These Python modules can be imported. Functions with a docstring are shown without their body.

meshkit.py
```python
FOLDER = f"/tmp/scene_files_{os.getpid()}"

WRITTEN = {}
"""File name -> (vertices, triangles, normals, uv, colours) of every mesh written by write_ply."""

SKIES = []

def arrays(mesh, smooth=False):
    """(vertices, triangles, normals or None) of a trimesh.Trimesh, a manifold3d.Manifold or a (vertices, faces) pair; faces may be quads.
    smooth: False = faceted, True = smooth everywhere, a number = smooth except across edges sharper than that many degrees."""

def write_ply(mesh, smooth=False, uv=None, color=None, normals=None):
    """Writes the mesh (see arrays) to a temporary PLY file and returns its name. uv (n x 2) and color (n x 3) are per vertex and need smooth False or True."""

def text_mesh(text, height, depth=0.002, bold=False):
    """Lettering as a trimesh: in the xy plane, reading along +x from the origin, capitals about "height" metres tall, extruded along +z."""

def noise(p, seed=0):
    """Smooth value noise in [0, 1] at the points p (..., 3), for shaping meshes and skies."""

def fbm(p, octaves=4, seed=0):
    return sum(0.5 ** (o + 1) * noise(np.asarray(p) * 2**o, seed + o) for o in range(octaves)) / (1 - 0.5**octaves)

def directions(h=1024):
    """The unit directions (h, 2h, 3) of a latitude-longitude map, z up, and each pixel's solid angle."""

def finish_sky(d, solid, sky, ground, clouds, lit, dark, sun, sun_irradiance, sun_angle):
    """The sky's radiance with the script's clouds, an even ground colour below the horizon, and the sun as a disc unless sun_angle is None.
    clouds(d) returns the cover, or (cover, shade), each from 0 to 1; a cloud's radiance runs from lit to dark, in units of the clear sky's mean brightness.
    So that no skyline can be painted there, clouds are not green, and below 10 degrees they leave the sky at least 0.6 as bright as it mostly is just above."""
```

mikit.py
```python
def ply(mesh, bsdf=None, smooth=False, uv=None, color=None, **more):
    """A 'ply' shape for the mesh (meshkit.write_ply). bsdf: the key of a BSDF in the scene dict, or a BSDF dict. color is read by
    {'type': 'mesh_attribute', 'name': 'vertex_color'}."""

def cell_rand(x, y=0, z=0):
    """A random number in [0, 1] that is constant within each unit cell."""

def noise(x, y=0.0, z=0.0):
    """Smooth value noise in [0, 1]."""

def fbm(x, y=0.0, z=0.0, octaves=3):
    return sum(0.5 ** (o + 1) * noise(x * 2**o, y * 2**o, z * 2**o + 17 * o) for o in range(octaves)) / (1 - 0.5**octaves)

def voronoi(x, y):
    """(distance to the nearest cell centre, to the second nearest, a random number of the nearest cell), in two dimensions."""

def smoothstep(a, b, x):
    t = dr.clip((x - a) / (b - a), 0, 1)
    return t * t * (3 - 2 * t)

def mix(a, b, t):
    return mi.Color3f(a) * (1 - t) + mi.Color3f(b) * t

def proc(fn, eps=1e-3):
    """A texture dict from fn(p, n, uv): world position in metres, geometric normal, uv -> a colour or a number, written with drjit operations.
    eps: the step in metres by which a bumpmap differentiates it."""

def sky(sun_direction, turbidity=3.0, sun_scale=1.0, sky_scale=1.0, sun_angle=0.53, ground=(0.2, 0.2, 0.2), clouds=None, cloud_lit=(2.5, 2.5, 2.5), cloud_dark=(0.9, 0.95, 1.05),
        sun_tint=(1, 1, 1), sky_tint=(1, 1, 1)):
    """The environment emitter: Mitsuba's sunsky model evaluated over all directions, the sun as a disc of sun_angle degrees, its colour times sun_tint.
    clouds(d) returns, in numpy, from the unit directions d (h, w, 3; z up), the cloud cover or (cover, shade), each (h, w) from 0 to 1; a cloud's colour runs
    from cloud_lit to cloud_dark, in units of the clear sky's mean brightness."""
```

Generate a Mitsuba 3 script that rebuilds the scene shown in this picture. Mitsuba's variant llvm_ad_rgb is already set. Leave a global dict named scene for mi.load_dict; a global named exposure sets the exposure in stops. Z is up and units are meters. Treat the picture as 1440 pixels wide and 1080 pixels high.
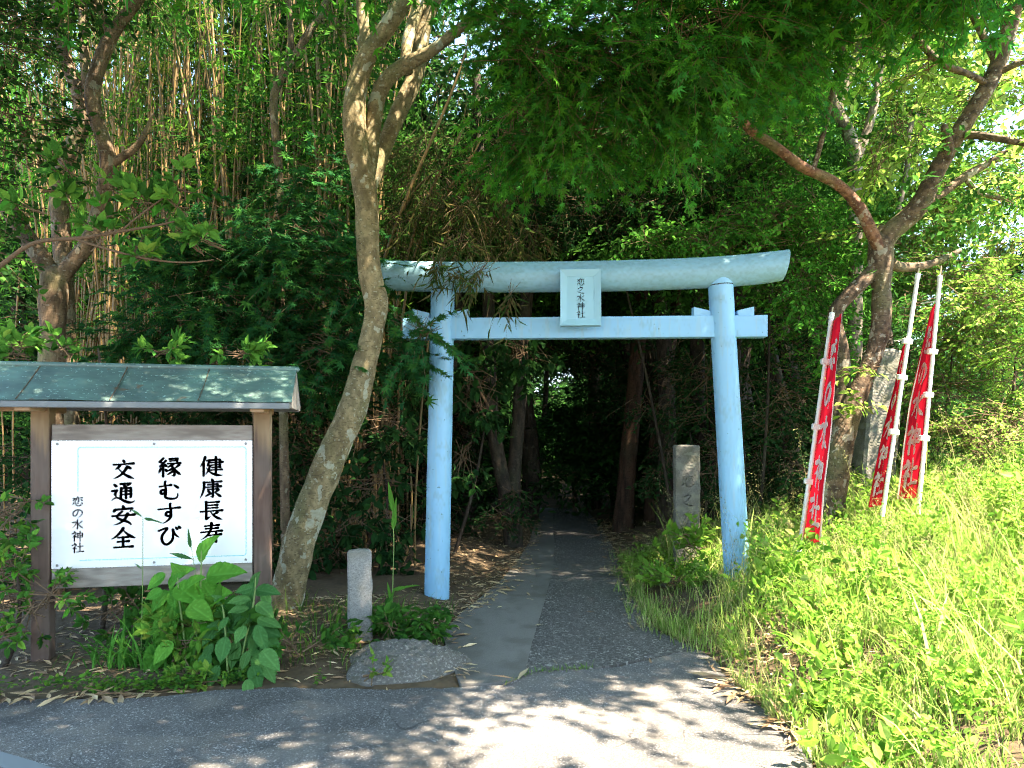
import math
import numpy as np, trimesh, mitsuba as mi, mikit, meshkit
import drjit as dr
from scipy.interpolate import CubicSpline
from shapely.geometry import Point, Polygon, LineString
from shapely.ops import unary_union
from mikit import noise, fbm, voronoi, smoothstep, mix

T = mi.ScalarTransform4f
scene, labels = {}, {}
rng = np.random.default_rng(11)

# ------------------------------------------------------------------ camera, sky, exposure
F, CX, HY, EYE = 1040.0, 720.0, 615.0, 1.55          # focal length and horizon in photo pixels (1440 x 1080), eye height in metres
SUN = np.array([0.62, -0.40, 1.32]); SUN /= np.linalg.norm(SUN)
scene['camera'] = {'type': 'perspective', 'fov': 2 * math.degrees(math.atan(CX / F)), 'fov_axis': 'x', 'near_clip': 0.05, 'far_clip': 900.0,
                   'principal_point_offset_y': -(HY - 540) / 1080,
                   'to_world': T().look_at(origin=[0, 0, EYE], target=[0, 1, EYE], up=[0, 0, 1])}
scene['sky_light'] = mikit.sky(SUN, turbidity=3.0, sun_tint=(1.0, 0.99, 0.96), sky_tint=(1.20, 1.0, 0.83), ground=(0.16, 0.17, 0.12))
exposure = 4.75


def at(x, y, D):
    """The point D metres ahead that the photo shows at pixel (x, y)."""
    return np.array([(x - CX) / F * D, D, EYE + (HY - y) / F * D])


# ------------------------------------------------------------------ naming
def name_for(key):
    if key not in used:
        used.add(key); return key
    for i in range(1, 2000):
        k = f'{key}_{i:03d}'
        if k not in used:
            used.add(k); return k


used = {'camera', 'sky_light'}


def thing(name, label, cat, group=None):
    k = name_for(name)
    labels[k] = {'label': label, 'category': cat}
    if group: labels[k]['group'] = group
    return k


def put(name, mesh, bsdf, parent=None, smooth=False, color=None, label=None, kind=None):
    k = name_for(f'{parent}__{name}' if parent else name)
    scene[k] = mikit.ply(mesh, bsdf, smooth=smooth, color=color)
    if label or kind:
        labels.setdefault(k, {})
        if label: labels[k]['label'] = label
        if kind: labels[k]['kind'] = kind
    return k


# ------------------------------------------------------------------ materials
def P(fn): return mikit.proc(fn)


def mat(key, **kw):
    two = kw.pop('two', False)
    d = {'type': 'principled', **kw}
    scene[key] = {'type': 'twosided', 'bsdf': d} if two else d
    used.add(key)
    return key


def bumped(key, height, base):
    scene[key] = {'type': 'bumpmap', 'arbitrary': P(height), 'scale': 1.0, 'bsdf': base}
    used.add(key)
    return key


def rgb(*c): return {'type': 'rgb', 'value': list(c)}


VC = {'type': 'mesh_attribute', 'name': 'vertex_color'}


def leafmat(key, rough=0.45, trans=0.9):
    scene[key] = {'type': 'principledthin', 'base_color': dict(VC), 'roughness': rough, 'diff_trans': trans, 'eta': 1.4, 'spec_trans': 0.0}
    used.add(key)


leafmat('m_leaf', 0.42, 1.1)
leafmat('m_leaf_glossy', 0.28, 0.55)
leafmat('m_grass', 0.55, 0.8)
leafmat('m_leaf_dull', 0.75, 0.7)
# plain tones for the leaves that are parts of their own: meshes without colours of their own render much faster
TONES = np.array([(0.02, 0.06, 0.018), (0.03, 0.09, 0.022), (0.045, 0.13, 0.025), (0.055, 0.17, 0.03), (0.075, 0.21, 0.035), (0.06, 0.245, 0.03), (0.045, 0.20, 0.035), (0.10, 0.26, 0.04), (0.13, 0.31, 0.045), (0.09, 0.30, 0.03),
                  (0.17, 0.34, 0.045), (0.22, 0.37, 0.06), (0.09, 0.17, 0.03), (0.06, 0.13, 0.025), (0.13, 0.20, 0.035), (0.17, 0.14, 0.055)])


def tone(bsdf, c):
    i = int(np.argmin(((np.log(TONES) - np.log(np.maximum(c, 1e-3))) ** 2).sum(1)))
    key = f'{bsdf}_tone_{i}'
    if key not in scene:
        scene[key] = {**scene[bsdf], 'base_color': {'type': 'rgb', 'value': TONES[i].tolist()}}
        used.add(key)
    return key


scene['m_vc'] = {'type': 'twosided', 'bsdf': {'type': 'principled', 'base_color': dict(VC), 'roughness': 0.75}}
used.add('m_vc')


def f_asphalt(p, n, uv):
    d1, d2, r = voronoi(p.x * 120, p.y * 120)
    big = fbm(p.x * 1.7, p.y * 1.7, 0.0)
    stone = dr.select(r > 0.93, 0.24, dr.select(r > 0.6, 0.12, 0.085)) * dr.select(d1 < 0.45, 1.0, 0.72)
    dust = smoothstep(0.52, 0.72, fbm(p.x * 5 + 3, p.y * 5, 1.0)) * 0.05
    c = stone * (0.85 + 0.4 * big)
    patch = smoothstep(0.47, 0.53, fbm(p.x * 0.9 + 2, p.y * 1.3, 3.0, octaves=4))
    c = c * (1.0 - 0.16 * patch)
    w1, w2, wr = voronoi(p.x * 0.9 + 0.25 * noise(p.x * 5, p.y * 5, 0.0), p.y * 0.9 + 0.25 * noise(p.x * 5, p.y * 5, 7.0))
    crack = dr.select((w2 - w1 < 0.006) & (noise(p.x * 1.5, p.y * 1.5, 5.0) > 0.58), 0.55, 1.0)
    oil = smoothstep(0.60, 0.72, fbm(p.x * 2.6, p.y * 2.6, 11.0, octaves=4))
    c = c * crack * (1.0 - 0.22 * oil)
    return mix(mi.Color3f(c * 1.22, c * 1.21, c * 1.22), mi.Color3f(0.26, 0.23, 0.19), dust * 4)


def h_asphalt(p, n, uv):
    d1, d2, r = voronoi(p.x * 120, p.y * 120)
    return -0.0035 * d1


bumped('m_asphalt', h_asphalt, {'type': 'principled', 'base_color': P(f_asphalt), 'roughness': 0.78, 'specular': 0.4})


def f_concrete(p, n, uv):
    b = fbm(p.x * 2.2, p.y * 1.3, 0.0, octaves=4)
    g = noise(p.x * 160, p.y * 160, 0.0)
    c = 0.105 + 0.085 * b + 0.03 * (g - 0.5)
    st = smoothstep(0.4, 0.8, fbm(p.x * 7, p.y * 5 + 9, 2.0, octaves=4))
    return mix(mi.Color3f(c, c * 0.98, c * 0.92), mi.Color3f(0.085, 0.08, 0.068), st * 0.5)


bumped('m_concrete', lambda p, n, uv: 0.0012 * noise(p.x * 120, p.y * 120, p.z * 120), {'type': 'principled', 'base_color': P(f_concrete), 'roughness': 0.8})


def f_aggregate(p, n, uv):
    d1, d2, r = voronoi(p.x * 58, p.y * 58)
    st = dr.select(r > 0.9, 0.29, dr.select(r > 0.45, 0.14, 0.08)) * (0.75 + 0.5 * fbm(p.x * 3, p.y * 3, 0.0))
    c = dr.select(d2 - d1 < 0.12, 0.06, st)
    return mi.Color3f(c * 1.0, c * 0.97, c * 0.93)


def h_aggregate(p, n, uv):
    d1, d2, r = voronoi(p.x * 58, p.y * 58)
    return 0.006 * dr.minimum(d2 - d1, 0.4)


bumped('m_aggregate', h_aggregate, {'type': 'principled', 'base_color': P(f_aggregate), 'roughness': 0.75})


def f_rubble(p, n, uv):
    a = noise(p.x * 85, p.y * 85, p.z * 85)
    b = noise(p.x * 150 + 5, p.y * 150, p.z * 150)
    c = 0.085 + 0.05 * a + 0.14 * smoothstep(0.66, 0.74, a) * b + 0.10 * smoothstep(0.8, 0.86, b)
    return mix(mi.Color3f(c * 1.02, c * 0.97, c * 0.88), mi.Color3f(0.06, 0.06, 0.04), smoothstep(0.5, 0.7, fbm(p.x * 9, p.y * 9, p.z * 9)) * 0.5)


bumped('m_rubble', lambda p, n, uv: 0.006 * noise(p.x * 70, p.y * 70, p.z * 70), {'type': 'principled', 'base_color': P(f_rubble), 'roughness': 0.85})


def f_soil(p, n, uv):
    b = fbm(p.x * 3, p.y * 3, 0.0, octaves=4)
    g = noise(p.x * 45, p.y * 45, 5.0)
    return mix(mi.Color3f(0.035, 0.026, 0.017), mi.Color3f(0.12, 0.085, 0.048), b * 0.65 + g * 0.35)


bumped('m_soil', lambda p, n, uv: 0.02 * fbm(p.x * 14, p.y * 14, 0.0), {'type': 'principled', 'base_color': P(f_soil), 'roughness': 0.95})


def f_bluepaint(p, n, uv):
    g = fbm(p.x * 9, p.y * 9, p.z * 5, octaves=4)
    s = noise(p.x * 70, p.y * 70, p.z * 26)
    grime = smoothstep(0.52, 0.75, g * 0.75 + s * 0.25)
    c = mix(mi.Color3f(0.25, 0.51, 0.75), mi.Color3f(0.22, 0.38, 0.46), grime * 0.5)
    run = smoothstep(0.60, 0.74, noise(p.x * 34, p.y * 34, p.z * 1.6) * 0.7 + 0.3 * noise(p.x * 90, p.y * 90, p.z * 6))
    c = mix(c, mi.Color3f(0.33, 0.50, 0.58), run * 0.35)
    chip = smoothstep(0.79, 0.81, fbm(p.x * 38, p.y * 38, p.z * 24, octaves=3))
    return mix(c, mi.Color3f(0.10, 0.15, 0.17), chip * 0.7)


mat('m_bluepaint', base_color=P(f_bluepaint), roughness=0.42, specular=0.5)


def f_lintelpaint(p, n, uv):
    g = fbm(p.x * 6, p.y * 9, p.z * 9, octaves=4)
    s = fbm(p.x * 38, p.y * 38, p.z * 38, octaves=3)
    grime = smoothstep(0.3, 0.8, g * 0.35 + s * 0.65)
    return mix(mi.Color3f(0.25, 0.46, 0.58), mi.Color3f(0.18, 0.31, 0.34), grime * 0.5)


mat('m_lintelpaint', base_color=P(f_lintelpaint), roughness=0.45, specular=0.5)
mat('m_plaquepaint', base_color=rgb(0.30, 0.54, 0.66), roughness=0.5)
mat('m_ink', base_color=rgb(0.012, 0.014, 0.03), roughness=0.5)
mat('m_dark_line', base_color=rgb(0.05, 0.07, 0.08), roughness=0.6)
mat('m_board', base_color=rgb(0.82, 0.83, 0.85), roughness=0.3, specular=0.5)
mat('m_lightblue', base_color=rgb(0.30, 0.64, 0.74), roughness=0.4)
mat('m_screw', base_color=rgb(0.25, 0.25, 0.26), roughness=0.4, metallic=0.8)


def f_wood(p, n, uv):
    gx = noise(p.x * 55, p.y * 55, p.z * 3.2)
    gy = fbm(p.x * 130, p.y * 130, p.z * 7, octaves=2)
    old = smoothstep(0.35, 0.7, fbm(p.x * 5, p.y * 5, p.z * 2.2))
    fresh = smoothstep(1.42, 1.66, p.z + 0.28 * (noise(p.x * 60, p.y * 60, p.z * 2) - 0.5))   # the wood under the eave has never weathered
    a = mix(mi.Color3f(0.05, 0.026, 0.02), mi.Color3f(0.135, 0.085, 0.065), gx * 0.55 + gy * 0.35)
    return mix(mix(a, mi.Color3f(0.18, 0.155, 0.13), old * 0.4), mix(mi.Color3f(0.24, 0.165, 0.09), mi.Color3f(0.34, 0.24, 0.14), gx), fresh * 0.85)


def f_wood_x(p, n, uv):
    gx = noise(p.x * 3.0, p.y * 60, p.z * 60)
    gy = fbm(p.x * 6, p.y * 140, p.z * 140, octaves=2)
    st = smoothstep(0.5, 0.72, fbm(p.x * 4, p.y * 9, p.z * 12))
    a = mix(mi.Color3f(0.19, 0.165, 0.145), mi.Color3f(0.36, 0.325, 0.29), gx * 0.6 + gy * 0.4)
    return mix(a, mi.Color3f(0.13, 0.105, 0.09), st * 0.6)


mat('m_wood', base_color=P(f_wood), roughness=0.8)
mat('m_wood_rail', base_color=P(f_wood_x), roughness=0.85)
mat('m_wood_fresh', base_color=rgb(0.36, 0.23, 0.13), roughness=0.7)


def f_copper(p, n, uv):
    g = fbm(p.x * 5, p.y * 5, p.z * 5, octaves=4)
    s = noise(p.x * 14, p.y * 50, p.z * 50)
    spk = smoothstep(0.80, 0.86, noise(p.x * 75, p.y * 75, p.z * 75))
    c = mix(mi.Color3f(0.065, 0.10, 0.10), mi.Color3f(0.11, 0.20, 0.18), smoothstep(0.3, 0.7, g) * 0.7 + s * 0.3)
    c = mix(c, mi.Color3f(0.24, 0.37, 0.35), spk * 0.7)
    rust = smoothstep(0.70, 0.78, fbm(p.x * 9 + 4, p.y * 9, p.z * 9, octaves=4))
    return mix(c, mi.Color3f(0.12, 0.075, 0.045), rust * 0.7)


mat('m_copper', base_color=P(f_copper), roughness=0.45, specular=0.6, two=True)


def f_granite(p, n, uv):
    r = mikit.cell_rand(p.x * 260, p.y * 260, p.z * 260)
    r2 = noise(p.x * 110, p.y * 110, p.z * 110)
    b = fbm(p.x * 7, p.y * 7, p.z * 7)
    c = 0.13 + 0.12 * r2 + 0.09 * r - dr.select(r > 0.85, 0.11, 0.0)
    return mix(mi.Color3f(c * 1.0, c * 0.98, c * 0.93), mi.Color3f(0.15, 0.145, 0.11), smoothstep(0.5, 0.75, b) * 0.6)


bumped('m_granite', lambda p, n, uv: 0.004 * noise(p.x * 80, p.y * 80, p.z * 80), {'type': 'principled', 'base_color': P(f_granite), 'roughness': 0.85})


def f_oldstone(p, n, uv):
    r2 = noise(p.x * 120, p.y * 120, p.z * 120)
    b = fbm(p.x * 9, p.y * 9, p.z * 6, octaves=4)
    l = smoothstep(0.56, 0.66, fbm(p.x * 16 + 7, p.y * 16, p.z * 16))
    c = 0.075 + 0.09 * r2 + 0.04 * b
    a = mix(mi.Color3f(c, c * 0.98, c * 0.9), mi.Color3f(0.085, 0.085, 0.055), smoothstep(0.42, 0.7, b) * 0.7)
    return mix(a, mi.Color3f(0.20, 0.205, 0.17), l * 0.6)


bumped('m_oldstone', lambda p, n, uv: 0.007 * noise(p.x * 60, p.y * 60, p.z * 60), {'type': 'principled', 'base_color': P(f_oldstone), 'roughness': 0.9})
mat('m_carved', base_color=rgb(0.125, 0.122, 0.102), roughness=0.9)


def bark(key, dark, light, lichen, amount, zs=6.0, moss=(0.13, 0.14, 0.06)):
    def f(p, n, uv):
        g = fbm(p.x * 22, p.y * 22, p.z * zs, octaves=4)
        m = fbm(p.x * 5 + 3, p.y * 5, p.z * 3)
        a = mix(mi.Color3f(*dark), mi.Color3f(*light), smoothstep(0.25, 0.75, g))
        a = mix(a, mi.Color3f(*moss), smoothstep(0.45, 0.75, m) * 0.55)
        a = a * (0.72 + 0.56 * fbm(p.x * 75, p.y * 75, p.z * 48, octaves=2))
        pit = smoothstep(0.70, 0.78, noise(p.x * 42, p.y * 42, p.z * 95))
        a = mix(a, mi.Color3f(*dark) * 0.6, pit * 0.6)
        dots = smoothstep(0.80, 0.84, noise(p.x * 55 + 9, p.y * 55, p.z * 55))
        a = mix(a, mi.Color3f(*lichen), dots * 0.5)
        blot = fbm(p.x * 13 + p.y * 5, p.z * 11, p.y * 11, octaves=4) + 0.22 * (noise(p.x * 3, p.y * 3, p.z * 2.2 + 8) - 0.5)
        if key == 'm_bark_maple':                                       # the lichen grows thickest on the foot of the trunk
            blot = blot - dr.select(p.z > 1.75 + 0.9 * (noise(p.x * 6, p.y * 6, p.z * 6) - 0.5), 0.055, -0.012)
        k = smoothstep(0.64 - amount, 0.67 - amount, blot)
        return mix(a, mi.Color3f(*lichen), k * (0.45 + 0.5 * noise(p.x * 60, p.y * 60, p.z * 60)))

    bumped(key, lambda p, n, uv: 0.010 * fbm(p.x * 30, p.y * 30, p.z * zs * 1.6), {'type': 'principled', 'base_color': P(f), 'roughness': 0.85})


bark('m_bark_maple', (0.125, 0.10, 0.05), (0.26, 0.213, 0.115), (0.36, 0.38, 0.30), 0.025, zs=12.0)
bark('m_bark_dark', (0.018, 0.013, 0.009), (0.055, 0.038, 0.026), (0.08, 0.075, 0.055), -0.05, moss=(0.04, 0.045, 0.02))  # tone lowered to near black, the gloom of the grove in its colour
bark('m_bark_brown', (0.075, 0.05, 0.03), (0.20, 0.14, 0.085), (0.27, 0.25, 0.19), -0.03)
bark('m_bark_cherry', (0.05, 0.034, 0.022), (0.165, 0.112, 0.072), (0.38, 0.35, 0.28), 0.0, zs=18.0)
bark('m_bark_red', (0.10, 0.045, 0.026), (0.27, 0.135, 0.08), (0.36, 0.30, 0.23), -0.02, zs=20.0)
bark('m_bark_red_shaded', (0.03, 0.015, 0.009), (0.10, 0.05, 0.03), (0.09, 0.07, 0.05), -0.05, zs=3.0, moss=(0.06, 0.05, 0.025))  # the red bark darkened: shade of the grove put into its colour
bark('m_bark_grey', (0.10, 0.083, 0.065), (0.24, 0.205, 0.165), (0.36, 0.35, 0.29), 0.02)
mat('m_twig', base_color=rgb(0.13, 0.085, 0.05), roughness=0.9)


def f_culm(p, n, uv):
    return mix(mi.Color3f(0.12, 0.088, 0.03), mi.Color3f(0.32, 0.20, 0.085), noise(p.x * 9, p.y * 9, p.z * 1.1))


mat('m_culm', base_color=P(f_culm), roughness=0.5)
mat('m_pole', base_color=rgb(0.78, 0.78, 0.76), roughness=0.35)
mat('m_pole_tip', base_color=rgb(0.42, 0.36, 0.22), roughness=0.5)
scene['m_cloth'] = {'type': 'principledthin', 'base_color': rgb(0.50, 0.012, 0.03), 'roughness': 0.7, 'diff_trans': 0.7, 'eta': 1.3}
scene['m_cloth_white'] = {'type': 'principledthin', 'base_color': rgb(0.8, 0.76, 0.74), 'roughness': 0.7, 'diff_trans': 0.6, 'eta': 1.3}
used |= {'m_cloth', 'm_cloth_white'}
mat('m_rust', base_color=rgb(0.085, 0.055, 0.035), roughness=0.9)
mat('m_gutter', base_color=rgb(0.17, 0.19, 0.205), roughness=0.8)
mat('m_gutter_blue', base_color=rgb(0.10, 0.16, 0.24), roughness=0.6)


# ------------------------------------------------------------------ mesh helpers
def cat(meshes): return trimesh.util.concatenate(meshes)


def cbox(sx, sy, sz, c=0.006):
    """A box with chamfered edges, centred on the origin."""
    h = np.array([sx, sy, sz]) / 2
    pts = [[sgn[k] * (h[k] - (c if k != a else 0)) for k in range(3)] for a in range(3) for sgn in np.ndindex(2, 2, 2) for sgn in [[2 * s - 1 for s in sgn]]]
    return trimesh.convex.convex_hull(np.array(pts))


def frame_mesh(mesh, o, x, y, z):
    m = mesh.copy(); M = np.eye(4)
    M[:3, 0], M[:3, 1], M[:3, 2], M[:3, 3] = x, y, z, o
    m.apply_transform(M)
    return m


def unit(v):
    v = np.asarray(v, float)
    return v / np.maximum(np.linalg.norm(v, axis=-1, keepdims=True), 1e-9)


def tube(Pts, R, sides=12, step=0.06, bump=0.0, seed=0, freq=5.0, cap=True):
    """A tapering limb through the points, with rounded ends and a lumpy skin."""
    Pts, R = np.asarray(Pts, float), np.asarray(R, float) * np.ones(len(Pts))
    s = np.r_[0, np.cumsum(np.linalg.norm(np.diff(Pts, axis=0), axis=1))]
    n = max(2, int(s[-1] / step) + 1)
    t = np.linspace(0, s[-1], n)
    C = CubicSpline(s, Pts)(t) if len(Pts) > 2 else np.stack([np.interp(t, s, Pts[:, k]) for k in range(3)], 1)
    r = np.interp(t, s, R)
    D = unit(np.gradient(C, axis=0))
    a = np.cross(D[0], [0, 1, 0.3]); a /= np.linalg.norm(a)
    V = []
    ang = np.arange(sides) / sides * 2 * np.pi
    for i in range(n):
        a = a - D[i] * (a @ D[i]); a /= np.linalg.norm(a)
        b = np.cross(D[i], a)
        V.append(C[i] + r[i] * (np.cos(ang)[:, None] * a + np.sin(ang)[:, None] * b))
    V = np.array(V)
    if bump:
        nz = meshkit.fbm(V * freq, 3, seed) - 0.5
        V = C[:, None] + (V - C[:, None]) * (1 + 2 * bump * nz[..., None])
    i, j = np.meshgrid(np.arange(n - 1), np.arange(sides), indexing='ij')
    k = (j + 1) % sides
    f = np.concatenate([np.stack([i * sides + j, i * sides + k, (i + 1) * sides + k], -1).reshape(-1, 3), np.stack([i * sides + j, (i + 1) * sides + k, (i + 1) * sides + j], -1).reshape(-1, 3)])
    V = V.reshape(-1, 3)
    if cap:
        nv = len(V)
        V = np.vstack([V, C[0] - D[0] * r[0] * 0.4, C[-1] + D[-1] * r[-1] * 0.6])
        j = np.arange(sides); k = (j + 1) % sides
        f = np.vstack([f, np.stack([k, j, 0 * j + nv], 1), np.stack([(n - 1) * sides + j, (n - 1) * sides + k, 0 * j + nv + 1], 1)])
    return trimesh.Trimesh(V, f, process=False)


def limb(name, parent, bsdf, path, **kw):
    """A limb from (photo x, photo y, distance, photo half-width) stations."""
    pts = np.array([at(x, y, D) for x, y, D, w in path]); R = np.array([w / F * D for x, y, D, w in path])
    return put(name, tube(pts, R, **kw), bsdf, parent, smooth=True)


# ------------------------------------------------------------------ foliage
def star(lobes):
    """A maple leaf: pointed lobes round the stalk, tips drooping."""
    tips = [(math.radians(a), l) for a, l in lobes]
    v = [[0, 0, 0]]
    ang = [a for a, l in tips]
    notch = [ang[0] - 0.35] + [(a + b) / 2 for a, b in zip(ang, ang[1:])] + [ang[-1] + 0.35]
    for i, na in enumerate(notch):
        rr = 0.16 if i in (0, len(notch) - 1) else 0.34
        v.append([rr * math.cos(na), rr * math.sin(na), -0.02])
        if i < len(tips):
            a, l = tips[i]; v.append([l * math.cos(a), l * math.sin(a), -0.16 * l * l])
    f = [[0, i, i + 1] for i in range(1, len(v) - 1)]
    return np.array(v, float), np.array(f)


TEMPL = {
    'maple': star([(-105, .5), (-68, .8), (-32, .98), (0, 1.08), (32, .98), (68, .8), (105, .5)]),
    'maple_far': star([(-70, .75), (-28, 1.0), (28, 1.0), (70, .75)]),
    'broad': (np.array([[0, 0, 0], [.3, -.24, .05], [.3, 0, -.01], [.3, .24, .05], [.66, -.2, .03], [.66, 0, -.04], [.66, .2, .03], [1, 0, -.12]], float),
              np.array([[0, 1, 2], [0, 2, 3], [1, 4, 5], [1, 5, 2], [2, 5, 6], [2, 6, 3], [4, 7, 5], [5, 7, 6]])),
    'kite': (np.array([[0, 0, 0], [.48, -.25, .05], [1, 0, -.06], [.48, .25, .05]], float), np.array([[0, 1, 2], [0, 2, 3]])),
    'lance': (np.array([[0, 0, 0], [.35, -.06, .015], [1, 0, -.16], [.35, .06, .015]], float), np.array([[0, 1, 2], [0, 2, 3]])),
}


def scatter(kind, pos, d, nrm, size, col):
    tv, tf = TEMPL[kind]
    x = unit(d); z = nrm - (nrm * x).sum(1, keepdims=True) * x; z = unit(z); y = np.cross(z, x)
    V = pos[:, None] + size[:, None, None] * (tv[None, :, :1] * x[:, None] + tv[None, :, 1:2] * y[:, None] + tv[None, :, 2:] * z[:, None])
    Fc = (tf[None] + (np.arange(len(pos)) * len(tv))[:, None, None]).reshape(-1, 3)
    return V.reshape(-1, 3), Fc, np.repeat(col, len(tv), 0)


def colours(n, pal, r, spread=0.22):
    pal = np.array(pal, float)
    i = r.integers(0, len(pal), n); j = r.integers(0, len(pal), n); t = r.random((n, 1))
    return np.clip((pal[i] * t + pal[j] * (1 - t)) * np.exp(r.normal(0, spread, (n, 1))), 0.004, 0.9)


def in_ball(n, r, power=0.5):
    v = unit(r.normal(size=(n, 3)))
    return v * (r.random((n, 1)) ** power)


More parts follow.
